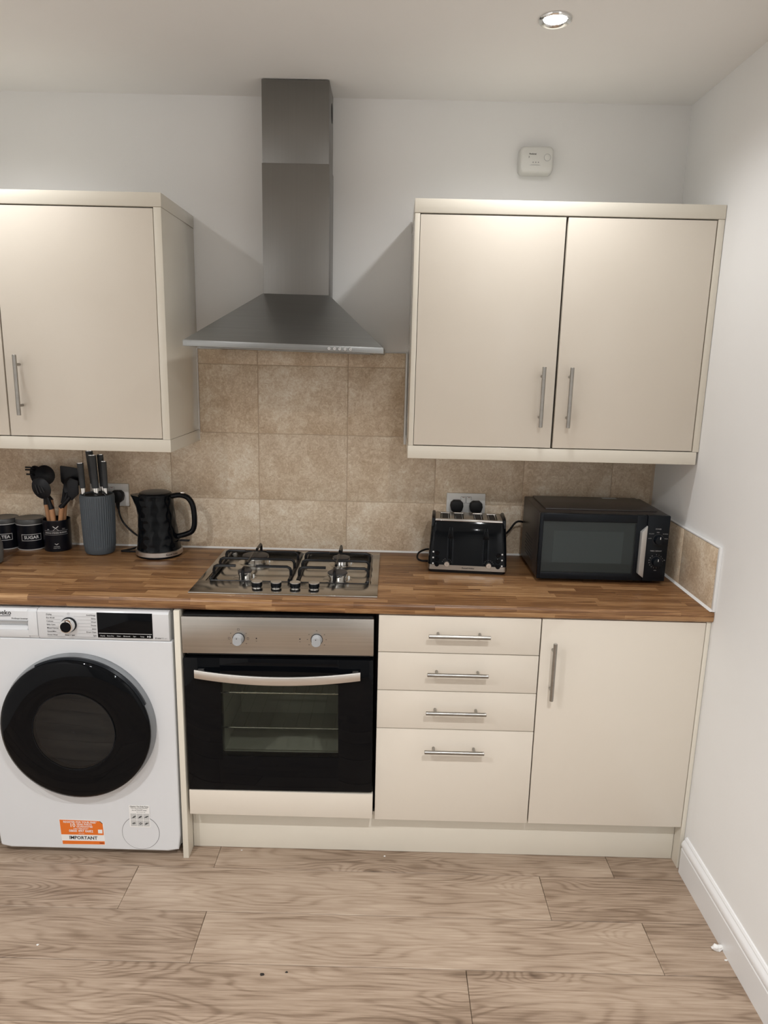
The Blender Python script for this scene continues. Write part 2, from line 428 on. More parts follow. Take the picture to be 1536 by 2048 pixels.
# ------------------------------------------------------------------ the room
T = 0.12
struct(G().box(XL - T, XR + T, YF - T, YB + T, -0.12, -0.009).build('floor', M['sub']))
floor = bpy.data.objects['floor']
struct(G().box(XL - T, XR + T, YF - T, YB + T, ZC, ZC + 0.12).build('ceiling', M['ceil']))
wall_back = struct(G().box(XL - T, XR + T, YB, YB + T, -0.12, ZC + 0.12).build('wall_back', M['wall']))
wall_right = struct(G().box(XR, XR + T, YF, YB, -0.12, ZC + 0.12).build('wall_right', M['wall']))
struct(G().box(XL - T, XL, YF, YB, -0.12, ZC + 0.12).build('wall_left', M['wall']))
struct(G().box(XL - T, XR + T, YF - T, YF, -0.12, ZC + 0.12).build('wall_front', M['wallf']))

# floor planks: rows run along x
ROW = 0.1857; PL = 1.3005
known = {0: 0.083, 1: -0.161, 2: 0.107, 3: 0.864, 4: -0.022}
seeds = {(1, 0): 3.0, (2, 0): 3.0}
for r in range(-2, 22):
    y1 = -0.641 + ROW - ROW * r; y0 = max(y1 - ROW, YF + 0.01)
    if y1 - y0 < 0.02: continue
    j = known.get(r, random.uniform(-0.5, 0.8))
    k0 = math.floor((XL - j) / PL)
    for k in range(k0, k0 + 5):
        a, b = max(j + k * PL, XL + 0.004), min(j + (k + 1) * PL, XR - 0.004)
        if b - a < 0.02: continue
        org = Vector((j + k * PL, y0, 0))
        me = G().box(a + 0.0006, b - 0.0006, y0 + 0.0008, y1 - 0.0008, -0.008, 0.0, 0.0010, 1).mesh(org)
        p = put('plank', me, M['plank'], floor, org)
        p['seed'] = seeds.get((r, k), random.uniform(5, 90))
        p['tint'] = 0.045 if (r, k) in seeds else random.uniform(-0.05, 0.0)

# splashback tiles
JX = [0.1307 + 0.3325 * k for k in range(-5, 5)]
JZ = [0.9, 1.0955, 1.3465, 1.5975, 1.650]
g = G()
g.box(XL, XR, 0.0024, YB + 0.001, 0.88, JZ[2])
g.box(-0.088, 0.673, 0.0024, YB + 0.001, JZ[2], JZ[4])
g.build('grout_bed', M['grout'], wall_back)
shared = {}
def tile(a, b, z0, z1):
    w_, h = round(b - a, 4), round(z1 - z0, 4)
    if (w_, h) not in shared:
        shared[(w_, h)] = G().box(-w_ / 2, w_ / 2, -0.0035, 0.0035, -h / 2, h / 2, 0.0016, 2).mesh()
    return put('tile', shared[(w_, h)], M['tile'], wall_back, ((a + b) / 2, 0.0035, (z0 + z1) / 2))
for r in range(4):
    lim = (XL + 0.002, XR - 0.009) if r < 2 else (-0.088, 0.673)
    ed = [lim[0]] + [x for x in JX if lim[0] + 0.02 < x < lim[1] - 0.02] + [lim[1]]
    for a, b in zip(ed, ed[1:]):
        tile(a + 0.0013, b - 0.0013, JZ[r] + 0.0013, JZ[r + 1] - (0.0013 if r < 3 else 0))
G().box(0.673, 0.6805, -0.002, 0.007, 1.318, 1.650, 0.001).build('tile_trim', M['trimw'], wall_back)
G().box(-0.0905, -0.0885, -0.003, 0.007, 1.318, 1.655).build('sealant_bead', M['seal'], wall_back)
G().prism([(-0.006, 0.9005), (0.004, 0.9005), (0.004, 0.9065), (-0.0005, 0.9065)], 'x', XL + 0.01, XR - 0.015).build('sealant_bead', M['seal'], wall_back)
# upstand on the right wall
G().box(XR - 0.004, XR + 0.001, -0.588, 0.0, 0.9, 1.096).build('grout_bed', M['grout'], wall_right)
for a, b in ((-0.588, -0.3345), (-0.3318, -0.0015)):
    G().box(XR - 0.009, XR - 0.002, a, b, 0.9015, 1.0955, 0.0016).build('tile', M['tile'], wall_right)
G().box(XR - 0.0095, XR, -0.600, -0.589, 0.9, 1.102, 0.0015).build('tile_trim', M['trimw'], wall_right)
G().box(XR - 0.0095, XR, -0.589, -0.001, 1.0965, 1.102, 0.0015).build('tile_trim', M['trimw'], wall_right)
G().prism([(XR - 0.016, 0.9005), (XR - 0.009, 0.9005), (XR - 0.009, 0.9065)], 'y', -0.598, -0.006).build('sealant_bead', M['seal'], wall_right)

# skirting with a moulded top
prof = [(0, 0), (-0.016, 0), (-0.016, 0.088), (-0.0135, 0.0915), (-0.0135, 0.094), (-0.0165, 0.098), (-0.017, 0.106), (-0.0135, 0.115), (-0.0085, 0.1195),
        (-0.0075, 0.1215), (-0.0075, 0.124), (-0.004, 0.129), (0, 0.130)]
bb = G().prism([(XR + p[0], p[1]) for p in prof], 'y', YF + 0.002, -0.604)
struct(bb.build('baseboard_right', M['skirt'], None, 30))

# ------------------------------------------------------------------ ceiling lamps
lamp_labels = ['lit round chrome downlight in the ceiling above the double wall cabinet',
               'lit round chrome downlight above the wall cabinet beside the hood, left of the frame',
               'lit round chrome downlight behind the camera, right of the room',
               'lit round chrome downlight behind the camera, left of the room',
               'added unseen fill downlight by the end wall behind the camera, right of the room',
               'added unseen fill downlight by the end wall behind the camera, left of the room']
for i, (lx, ly, lw_) in enumerate(LAMP_SPOTS):
    t = thing('downlight', lamp_labels[i], 'ceiling light', (lx, ly, ZC), 'recessed ceiling downlights')
    G().lathe([(0.030, 0.0), (0.030, -0.0015), (0.034, -0.006), (0.040, -0.0075), (0.0435, -0.004), (0.044, -0.0003)], (lx, ly, ZC), seg=40, cap=False).build('bezel', M['chrome'], t)
    G().lathe([(0.0005, -0.0030), (0.020, -0.0035), (0.0298, -0.0012), (0.0298, -0.0002)], (lx, ly, ZC), seg=32).build('lens', M['glow'], t)
    ld = bpy.data.lights.new('downlight_beam', 'SPOT')
    ld.energy = lw_; ld.spot_size = math.radians(150); ld.spot_blend = 0.75; ld.shadow_soft_size = 0.028; ld.color = (0.985, 0.992, 1.0)
    lo = bpy.data.objects.new('downlight_beam', ld); COL.objects.link(lo)
    lo.parent = t; lo.location = (0, 0, -0.012)

# ------------------------------------------------------------------ fitted kitchen
def bar_handle():
    g = G(); g.cyl((-0.094, 0, 0), (0.094, 0, 0), 0.0062, seg=14, bev=0.0006)
    for s in (-1, 1): g.cyl((s * 0.064, 0.0, 0), (s * 0.064, 0.0285, 0), 0.0045, seg=10)
    return g.mesh()
HM = bar_handle()
def handle(parent, x, y, z, vert=False):
    h = put('handle', HM, M['rod'], parent, (x, y, z))
    if vert: h.rotation_euler = (0, PI / 2, 0)
    h['label'] = 'brushed steel bar handle'
    return h

ZT, ZU = 0.900, 0.8635
YD = -0.5858
# worktops, front edge rolled
def wt_prof(n=6):
    r = 0.012; pts = [(-0.001, ZU), (-0.001, ZT)]
    for k in range(n + 1):
        a = PI / 2 + PI / 2 * k / n
        pts.append((-0.5975 + r + r * math.cos(a), ZT - r + r * math.sin(a)))
    for k in range(n + 1):
        a = PI + PI / 2 * k / n
        pts.append((-0.5975 + r + r * math.cos(a), ZU + r + r * math.sin(a)))
    return pts
wt = thing('worktop', 'long wood-block laminate worktop with a rolled front edge under the hob and appliances', 'worktop', (0.43, -0.3, ZU))
G().prism(wt_prof(), 'x', -0.7488, XR - 0.001).build('slab', M['wood'], wt)
wt2 = thing('worktop', 'corner wood-block worktop section joined at the left, under the tea canister', 'worktop', (-1.05, -0.3, ZU))
G().box(XL + 0.001, -0.7498, -0.5975, -0.001, ZU, ZT, 0.001).build('slab', M['wood2'], wt2)
G().box(-0.7502, -0.7484, -0.597, -0.002, ZU + 0.001, ZT - 0.0002).build('joint_strip', M['alu'], wt2)

# corner base unit at far left (mostly outside the picture)
cb = thing('corner_cabinet', 'cream corner base cabinet under the left worktop section', 'cabinet', (-1.0, -0.3, 0))
G().box(XL + 0.002, -0.662, -0.565, -0.002, 0.002, ZU - 0.001).build('body', M['cream'], cb)
G().box(XL + 0.002, -0.664, YD, -0.567, 0.152, 0.861, 0.0015).build('door', M['door'], cb)

# oven housing
oh = thing('end_panel', 'tall narrow cream end panel between the washing machine and the oven', 'panel', (-0.0185, -0.3, 0))
ob_ = thing('under_oven_cabinet', 'low cream panelled base unit directly below the oven', 'cabinet', (0.296, -0.3, 0.152))
G().box(-0.0275, -0.0095, -0.600, -0.004, 0.0, ZU - 0.001, 0.0008).build('board', M['cream'], oh)
G().box(-0.0005, 0.5935, -0.5985, -0.580, 0.1640, 0.2515, 0.0012).build('filler_panel', M['door'], ob_)
g = G(); g.box(-0.0085, 0.5945, -0.56, -0.004, 0.152, 0.232); g.build('base', M['carcass'], ob_)
G().box(-0.0090, -0.0055, -0.575, -0.01, 0.235, ZU - 0.002).build('batten', M['carcass'], oh)

# drawer unit
ZD = [0.1515, 0.4806, 0.6113, 0.7389, 0.8615]
du = thing('drawer_unit', 'cream base unit with four drawers between the oven and the cupboard', 'drawers', (0.85, -0.3, 0))
G().box(0.6005, 1.1010, -0.565, -0.004, 0.152, ZU - 0.002).build('body', M['carcass'], du)
for i in range(4):
    d = G().box(0.6010, 1.1000, YD, -0.5665, ZD[i] + 0.0014, ZD[i + 1] - 0.0014, 0.0011).build('drawer', M['door'], du)
    handle(d, 0.848, -0.620, (0.4195, 0.5530, 0.6815, 0.8070)[i])
# cupboard
cu = thing('base_cabinet', 'cream single-door base cupboard beside the white right wall', 'cabinet', (1.35, -0.3, 0))
G().box(1.1030, 1.6015, -0.565, -0.004, 0.152, ZU - 0.002).build('body', M['carcass'], cu)
d = G().box(1.1035, 1.6035, YD, -0.5665, 0.1530, 0.8600, 0.0011).build('door', M['door'], cu)
handle(d, 1.1400, -0.620, 0.6995, True)
G().box(1.6062, XR - 0.001, YD + 0.001, -0.004, 0.0, ZU - 0.001, 0.0008).build('end_panel', M['cream'], cu)
# plinth
pl = thing('plinth', 'long cream plinth board along the floor under the base units', 'plinth', (0.8, -0.54, 0))
G().box(-0.0080, 1.6045, -0.5410, -0.5250, 0.0015, 0.1515, 0.0008).build('board', M['cream'], pl)

# wall cabinets
ZW0, ZW0b, ZW1b, ZW1 = 1.3156, 1.3563, 2.0643, 2.105
YW = -0.3576
def wall_cab(name, label, x0, x1, doors, lend, rend, loc):
    t = thing(name, label, 'wall cabinet', loc)
    G().box(x0 + 0.004, x1 - 0.004, YW + 0.022, 0.004, ZW0b + 0.003, ZW1b - 0.003).build('body', M['carcass'], t)
    if lend: G().box(x0, x0 + lend, YW, 0.006, ZW0b + 0.0006, ZW1b - 0.0006, 0.0008).build('end_panel', M['cream'], t)
    if rend: G().box(x1 - rend, x1, YW, 0.006, ZW0b + 0.0006, ZW1b - 0.0006, 0.0008).build('end_panel', M['cream'], t)
    G().box(x0 - 0.0015, x1 + (0.0015 if x1 < 1 else 0.0), YW - 0.0015, 0.006, ZW1b, ZW1, 0.0012).build('cornice', M['cream'], t)
    G().box(x0 - 0.0015, x1 + (0.0015 if x1 < 1 else -0.006), YW - 0.0015, 0.006, ZW0, ZW0b, 0.0012).build('pelmet', M['cream'], t)
    for a, b, hx in doors:
        d = G().box(a, b, YW + 0.0005, YW + 0.0195, ZW0b + 0.003, ZW1b - 0.004, 0.0011).build('door', M['door'], t)
        if hx: handle(d, hx, -0.3905, 1.5215, True)
    return t
wall_cab('wall_cabinet', 'glossy cream wall cabinet at the left, above the knife block and kettle', -1.13, -0.0905,
         [(-0.6075, -0.1165, -0.559), (-1.104, -0.6120, -0.652)], 0.022, 0.024, (-0.6, -0.18, ZW0))
wall_cab('wall_cabinet', 'cream two-door wall cabinet at the right, above the toaster and microwave', 0.6815, 1.6190,
         [(0.6985, 1.1404, 1.0975), (1.1472, 1.5960, 1.1845)], 0.0155, 0.0195, (1.15, -0.18, ZW0))

# ------------------------------------------------------------------ cooker hood
hd = thing('cooker_hood', 'stainless steel chimney cooker hood with a pyramid canopy above the hob', 'cooker hood', (0.2955, -0.2, 1.648))
def tz(x, z, k=1.0): return z - 0.0170 * k * (x - 0.2975)
hx0, hx1, hy = -0.0008, 0.5962, -0.490
cx0, cx1, cy = 0.1833, 0.4042, -0.1602
zb0, zb1, zt = 1.648, 1.6665, 1.8345
G().hexa([(hx0, hy, tz(hx0, zb0)), (hx1, hy, tz(hx1, zb0)), (hx1, -0.004, tz(hx1, zb0)), (hx0, -0.004, tz(hx0, zb0)),
          (hx0, hy, tz(hx0, zb1)), (hx1, hy, tz(hx1, zb1)), (hx1, -0.004, tz(hx1, zb1)), (hx0, -0.004, tz(hx0, zb1))], 0.0012).build('front_band', M['hood'], hd)
G().hexa([(hx0 + .001, hy + .001, tz(hx0, zb1 - .001)), (hx1 - .001, hy + .001, tz(hx1, zb1 - .001)), (hx1 - .001, -0.004, tz(hx1, zb1 - .001)), (hx0 + .001, -0.004, tz(hx0, zb1 - .001)),
          (cx0 - .002, cy - .002, tz(cx0, zt, 0.4)), (cx1 + .002, cy - .002, tz(cx1, zt, 0.4)), (cx1 + .002, -0.004, tz(cx1, zt, 0.4)), (cx0 - .002, -0.004, tz(cx0, zt, 0.4))], 0.0008).build('canopy', M['hood'], hd)
G().box(cx0, cx1, cy, -0.003, zt - 0.012, 2.2435, 0.0012).build('lower_flue', M['flue'], hd)
G().box(cx0 + 0.0015, cx1 - 0.0025, cy + 0.002, -0.003, 2.2435, ZC - 0.003, 0.0012).build('upper_flue', M['flue'], hd)
G().prism(circ(-0.058, 2.425, 0.030, 24), 'x', cx1 - 0.0035, cx1 - 0.0018).build('vent_opening', M['blkm'], hd)
for x in (0.4345, 0.4505, 0.466, 0.482, 0.498):
    z = tz(x, 1.6573)
    b = G().lathe([(0.0052, 0), (0.0052, 0.0035), (0.0042, 0.0050)], (x, hy - 0.0002, z), (0, -1, 0), 16).build('button', M['chrome'], hd)
    G().lathe([(0.0016, 0), (0.0016, 0.0006)], (x, hy - 0.0052, z), (0, -1, 0), 8).build('symbol', M['greyink'], b)
fz = lambda x, z: tz(x, z)
G().hexa([(x, y, fz(x, z)) for z in (1.6455, 1.6478) for x, y in ((0.04, -0.45), (0.555, -0.45), (0.555, -0.06), (0.04, -0.06))]).build('grease_filter', M['hood'], hd)

# ------------------------------------------------------------------ oven
ov = thing('oven', 'built-in electric oven with steel control panel and black glass door', 'oven', (0.296, -0.58, 0.255))
G().box(0.0030, 0.5890, -0.562, -0.05, 0.262, 0.275).build('cavity_floor', M['enamel'], ov)
G().box(0.0030, 0.5890, -0.562, -0.05, 0.700, 0.7135).build('cavity_roof', M['enamel'], ov)
G().box(0.0030, 0.0700, -0.562, -0.05, 0.2755, 0.6995).build('cavity_side', M['enamel'], ov)
G().box(0.5220, 0.5890, -0.562, -0.05, 0.2755, 0.6995).build('cavity_side', M['enamel'], ov)
G().box(0.0705, 0.5215, -0.115, -0.105, 0.2755, 0.6995).build('cavity_back', M['enamel'], ov)
for z, teeth in ((0.569, True), (0.446, False)):
    g = G()
    for y in (-0.54, -0.14): g.cyl((0.074, y, z), (0.518, y, z), 0.0026, seg=8)
    for i in range(11):
        x = 0.085 + i * 0.0423
        g.cyl((x, -0.54, z), (x, -0.14, z), 0.0008, seg=6)
        if teeth: g.cyl((x, -0.541, z), (x, -0.541, z + 0.006), 0.0014, seg=6)
    g.build('shelf_rack', M['chrome'], ov)
G().box(0.0, 0.5915, -0.5995, -0.563, 0.7275, 0.8470, 0.0016).build('control_panel', M['inox'], ov)
cp = bpy.data.objects['control_panel']
G().box(0.004, 0.588, -0.590, -0.20, 0.8475, 0.8520).build('top_plate', M['blkm'], ov)
G().box(0.012, 0.580, -0.578, -0.563, 0.7140, 0.7270).build('vent_slot', M['blkm'], ov)
for kx in (0.1755, 0.4165):
    kz = 0.7785
    G().lathe([(0.0185, 0), (0.0185, 0.0022)], (kx, -0.5996, kz), (0, -1, 0), 28).build('knob_collar', M['blk2'], cp)
    kn = G().lathe([(0.0172, 0), (0.0165, 0.016), (0.0158, 0.0205), (0.0145, 0.0225)], (kx, -0.6018, kz), (0, -1, 0), 32,
                   rf=lambda r, h, t: min(r, 0.0132 / max(1e-3, abs(math.cos(t)))) if h > 0.004 else r).build('knob', M['lgrey'], cp)
    G().lathe([(0.0016, 0), (0.0016, 0.0006)], (kx - 0.001, -0.6243, kz + 0.0085), (0, -1, 0), 10).build('pointer_dot', M['ink'], kn)
    g = G()
    for a in (90, 35, 145, -35, 215, 0, 180):
        r = 0.029; x, z = kx + r * math.cos(math.radians(a)), kz + r * math.sin(math.radians(a))
        s = 0.0018
        if kx < 0.3 and a in (90, 0, 180):
            for q in (-s * 1.6, s * 1.6): g.box(x - s * 1.6, x + s * 1.6, -0.6000, -0.5994, z + q - 0.0003, z + q + 0.0003)
            for q in (-s * 1.6, s * 1.6): g.box(x + q - 0.0003, x + q + 0.0003, -0.6000, -0.5994, z - s * 1.6, z + s * 1.6)
        else: g.box(x - s, x + s, -0.6000, -0.5994, z - 0.0006, z + 0.0006)
    ix = kx + (0.055 if kx < 0.3 else -0.052)
    g.lathe([(0.0021, 0), (0.0021, 0.0008)], (ix, -0.5993, kz + 0.001), (0, -1, 0), 12)
    g.box(ix - 0.002, ix + 0.002, -0.6, -0.5994, kz - 0.0085, kz - 0.0075)
    g.build('printed_marks', M['ink'], cp)
od = G()
x0, x1, z0, z1 = 0.0010, 0.5905, 0.2570, 0.7125
wx0, wx1, wz0, wz1 = 0.1140, 0.4820, 0.3765, 0.6290
od.box(x0, wx0, -0.5990, -0.566, z0, z1, 0.001); od.box(wx1, x1, -0.5990, -0.566, z0, z1, 0.001)
od.box(wx0 - .001, wx1 + .001, -0.5990, -0.566, z0, wz0, 0.001); od.box(wx0 - .001, wx1 + .001, -0.5990, -0.566, wz1, z1, 0.001)
door = od.build('door', M['bglass'], ov)
G().box(wx0 - 0.0005, wx1 + 0.0005, -0.5984, -0.5944, wz0 - 0.0005, wz1 + 0.0005).build('window_pane', M['ovenwin'], door)
g = G(); rs = []
n = 28
for i in range(n + 1):
    s = i / n; x = 0.0400 + 0.5120 * s; b = 1 - (2 * s - 1) ** 2
    y = -0.622 - 0.030 * b; z = 0.668 - 0.006 * b; th = 0.005
    rs.append([Vector((x, y + th, z - 0.0135)), Vector((x, y, z - 0.0135)), Vector((x, y - 0.0012, z - 0.011)), Vector((x, y - 0.0012, z + 0.011)), Vector((x, y, z + 0.0135)), Vector((x, y + th, z + 0.0135))])
g.rings(rs)
for x in (0.056, 0.536): g.box(x - 0.009, x + 0.009, -0.622, -0.5985, 0.660, 0.676, 0.001)
g.build('handle', M['alu'], door)
ov.rotation_euler = (0, -0.0095, 0)

# ------------------------------------------------------------------ washing machine
wm = thing('washing_machine', 'white front-loading washing machine with a large black porthole door and orange sticker', 'washing machine', (-0.334, -0.3, 0))
WX0, WX1, WY = -0.634, -0.0345, -0.600
G().box(WX0 + 0.004, WX1 - 0.004, WY + 0.030, -0.03, 0.030, 0.8575, 0.004).build('cabinet_shell', M['sidegrey'], wm)
fp = rpoly(WX0 + 0.0005, WX1 - 0.0005, 0.024, 0.7600, 0.020)
dcx, dcz = -0.337, 0.4755
# front panel is a plate with a round port
b = bmesh.new()
nn = 96
def on_rect(t):
    c, s_ = math.cos(t), math.sin(t); k = 1e9
    for lo, hi, o, d_ in ((WX0 + .001, WX1 - .001, dcx, c), (0.024, 0.760, dcz, s_)):
        if abs(d_) > 1e-6: k = min(k, ((hi if d_ > 0 else lo) - o) / d_)
    x, z = dcx + k * c, dcz + k * s_
    rr = 0.024
    for cxx, sx in ((WX0 + .001 + rr, -1), (WX1 - .001 - rr, 1)):
        for czz, sz in ((0.024 + rr, -1),):
            if (x - cxx) * sx > 0 and (z - czz) * sz > 0:
                v = Vector((x - cxx, z - czz)).normalized() * rr; x, z = cxx + v.x, czz + v.y
    return x, z
ts = sorted([2 * PI * i / nn for i in range(nn)] + [math.atan2(zc - dcz, xc - dcx) % (2 * PI) for xc in (WX0 + .001, WX1 - .001) for zc in (0.024, 0.76)])
outer = [on_rect(t) for t in ts]; inner = [(dcx + 0.205 * math.cos(t), dcz + 0.205 * math.sin(t)) for t in ts]
g = G()
rs = [[Vector((p[0], WY + 0.028, p[1])) for p in inner], [Vector((p[0], WY, p[1])) for p in inner]]
ins = [(dcx + (p[0] - dcx) * 0.990, dcz + (p[1] - dcz) * 0.990) for p in outer]
rs += [[Vector((p[0], WY, p[1])) for p in ins], [Vector((p[0], WY + 0.003, p[1])) for p in outer], [Vector((p[0], WY + 0.028, p[1])) for p in outer], rs[0]]
g.rings(rs, cap=False).build('front_panel', M['white'], wm, 20)
# fascia
fa = G().prism([(WY + 0.026, 0.7625), (WY + 0.001, 0.7625), (WY - 0.0045, 0.772), (WY - 0.0045, 0.850), (WY + 0.004, 0.8575), (WY + 0.026, 0.8575)], 'x', -0.4440, WX1 - 0.0075, 0.0008).build('control_fascia', M['white'], wm)
g = G(); yf = WY - 0.0045
dr = G().prism([(WY + 0.026, 0.7625), (WY + 0.001, 0.7625), (yf, 0.772), (yf, 0.7895), (WY + 0.012, 0.7895), (WY + 0.012, 0.818), (yf, 0.820), (yf, 0.850), (WY + 0.004, 0.8575), (WY + 0.026, 0.8575)], 'x', WX0 + 0.002, -0.474).box(-0.4745, -0.4458, yf, WY + 0.026, 0.771, 0.851, 0.001).box(-0.4745, -0.4458, WY + .001, WY + 0.026, 0.7625, 0.8575, 0.0008).build('detergent_drawer', M['white'], wm)
G().box(WX0 + 0.003, -0.4735, yf - 0.002, WY + 0.004, 0.8165, 0.8210, 0.0008).build('grip_lip', M['lgrey'], dr)
G().loft([(0.7865, -0.553, WY + 0.004, 0.150, 0.014, 0.006), (0.794, -0.553, WY + 0.006, 0.154, 0.012, 0.005), (0.800, -0.553, WY + 0.009, 0.154, 0.006, 0.0025)]).build('grip_scoop', M['white'], dr)
g = G().text('beko', 0.0205, face_y(yf - 0.0004, -0.5435, 0.8445), bold=0.02)
g.hexa([(-0.581, yf - 0.0001, 0.8315), (-0.5255, yf - 0.0001, 0.8338), (-0.5255, yf - 0.0004, 0.8338), (-0.581, yf - 0.0004, 0.8315),
        (-0.581, yf - 0.0001, 0.8335), (-0.5255, yf - 0.0001, 0.8358), (-0.5255, yf - 0.0004, 0.8358), (-0.581, yf - 0.0004, 0.8335)])
g.text('ProSmart Inverter', 0.0068, face_y(yf - 0.0004, -0.4730, 0.8262), 'RIGHT', 0.02)
g.build('lettering', M['ink'], dr)
kx, kz = -0.3475, 0.8115
dl = G().lathe([(0.0235, 0), (0.0235, 0.005), (0.0225, 0.0065)], (kx, yf - 0.0002, kz), (0, -1, 0), 36).build('dial', M['blk2'], fa)
G().lathe([(0.0215, 0), (0.0205, 0.016), (0.0195, 0.0185), (0.0178, 0.0188)], (kx, yf - 0.006, kz), (0, -1, 0), 36).build('dial_ring', M['chrome'], dl)
G().lathe([(0.0165, 0), (0.0165, 0.0012)], (kx, yf - 0.0248, kz), (0, -1, 0), 32).build('dial_face', M['blk'], dl)
G().box(kx - 0.0012, kx + 0.0012, yf - 0.0262, yf - 0.0247, kz + 0.015, kz + 0.0195).build('dial_mark', M['ink'], dl)
g = G(); h = G()
LT = ['Drying', 'Eco 40-60', 'Cottons', 'Baby Care', 'Mixed Fabrics', 'Quick/Mini', 'Down Wear']
RT = ['AntiAllergy', 'Shirts', 'Wool', 'Duvet', 'Jeans', 'Drum Clean', 'Spin']
for i in range(7):
    z = 0.8425 - 0.0110 * i
    g.text(LT[i], 0.0062, face_y(yf - 0.0004, -0.4165, z), 'LEFT', 0.015)
    g.text(RT[i], 0.0062, face_y(yf - 0.0004, -0.2650, z), 'RIGHT', 0.015)
    dx = 0.026 if i in (1, 5) else (0.0155 if i in (0, 6) else 0.0275)
    h.box(-0.4165, kx - dx, yf - 0.0005, yf, z - 0.0052, z - 0.0047); h.box(kx + dx, -0.2650, yf - 0.0005, yf, z - 0.0052, z - 0.0047)
g.text('Rinse + Spin', 0.0062, face_y(yf - 0.0004, kx, 0.7765), bold=0.015)
g.text('20 mins', 0.006, face_y(yf - 0.0004, -0.0860, 0.7735), 'LEFT', 0.02)
h.ring((kx, yf, 0.8455), (0, -1, 0), 0.0036, 0.0041, 0.0005, 20).box(kx - 0.0003, kx + 0.0003, yf - 0.0005, yf, 0.8440, 0.8472)
h.text('1400 rpm', 0.0052, face_y(yf - 0.0004, -0.0480, 0.7735), 'RIGHT')
g.build('lettering', M['ink'], fa); h.build('printed_lines', M['greyink'], fa)
dp = G().box(-0.2610, -0.0915, yf - 0.0012, yf + 0.002, 0.7715, 0.8520, 0.0006).build('display', M['bglass'], fa)
g = G().box(-0.2575, -0.0945, yf - 0.0016, yf - 0.001, 0.7850, 0.7862)
for s, x in (('Drying', -0.246), ('Extra Dry', -0.222), ('Clean', -0.1965), ('Bluetooth', -0.1715), ('Spin', -0.1475), ('Temp', -0.124)):
    g.text(s, 0.0052, face_y(yf - 0.0016, x, 0.7775))
g.prism([(-0.1085, 0.7748), (-0.1085, 0.7808), (-0.1035, 0.7778)], 'y', yf - 0.0016, yf - 0.001)
g.box(-0.1025, -0.1010, yf - 0.0016, yf - 0.001, 0.7748, 0.7808); g.box(-0.0995, -0.0980, yf - 0.0016, yf - 0.001, 0.7748, 0.7808)
g.build('lettering', M['wink'], dp)
# porthole
def A(y): return (dcx, y, dcz)
G().lathe([(0.206, 0.0), (0.2415, 0.0), (0.2415, 0.008), (0.236, 0.024), (0.231, 0.030), (0.206, 0.030)], A(WY - 0.0003), (0, -1, 0), 80, cap=False).build('door_surround', M['ringgrey'], wm)
dk = G().lathe([(0.128, 0.030), (0.200, 0.029), (0.2325, 0.028), (0.2355, 0.0335), (0.2325, 0.041), (0.222, 0.0455), (0.180, 0.0495), (0.135, 0.0505), (0.130, 0.049), (0.128, 0.030)], A(WY), (0, -1, 0), 80, cap=False).build('door', M['bglass'], wm, 60)
G().lathe([(0.1285, 0.044), (0.1285, 0.0490), (0.10, 0.0500), (0.05, 0.0508), (0.0005, 0.0510)], A(WY), (0, -1, 0), 64, cap=False).build('window_pane', M['washwin'], dk, 60)
g = G(); a0, a1, n = math.radians(22), math.radians(118), 26
g.rings([[Vector((dcx + r * math.cos(a0 + (a1 - a0) * i / n), WY - y, dcz + r * math.sin(a0 + (a1 - a0) * i / n))) for r, y in ((0.2335, 0.026), (0.2395, 0.026), (0.2400, 0.034), (0.2345, 0.0395))] for i in range(n + 1)])
g.build('door_grip', M['blk2'], dk)
G().lathe([(0.2035, 0.0), (0.165, -0.05), (0.150, -0.055), (0.150, -0.075)], A(WY), (0, -1, 0), 60, cap=False).build('door_seal', M['ringgrey'], wm)
dm = G().lathe([(0.150, -0.076), (0.235, -0.090), (0.235, -0.36), (0.05, -0.38), (0.0005, -0.38)], A(WY), (0, -1, 0), 48, cap=False).build('drum', M['drum'], wm)
for a in (75, 195, 315):
    u = Vector((math.cos(math.radians(a)), 0, math.sin(math.radians(a)))); v = Vector((-u.z, 0, u.x)); c = Vector(A(WY)) + u * 0.232
    q = [c + v * s * 0.028 + Vector((0, y, 0)) for s, y in ((-1, 0.11), (1, 0.11), (1, 0.34), (-1, 0.34))]
    q2 = [c - u * 0.06 + v * s * 0.008 + Vector((0, y, 0)) for s, y in ((-1, 0.12), (1, 0.12), (1, 0.33), (-1, 0.33))]
    G().hexa(q + q2, 0.004).build('drum_paddle', M['lgrey'], dm)
G().ring(A(WY - 0.0505), (0, -1, 0), 0.1275, 0.1290, 0.0006, 72).build('bowl_rim', M['blk2'], dk)
# drain filter flap
G().lathe([(0.0605, -0.0003), (0.0605, 0.0008)], (-0.1640, WY, 0.0915), (0, -1, 0), 56).build('filter_flap', M['white'], wm)
G().ring((-0.1640, WY, 0.0915), (0, -1, 0), 0.0606, 0.0616, 0.0004, 64).build('flap_gap', M['ink'], wm)
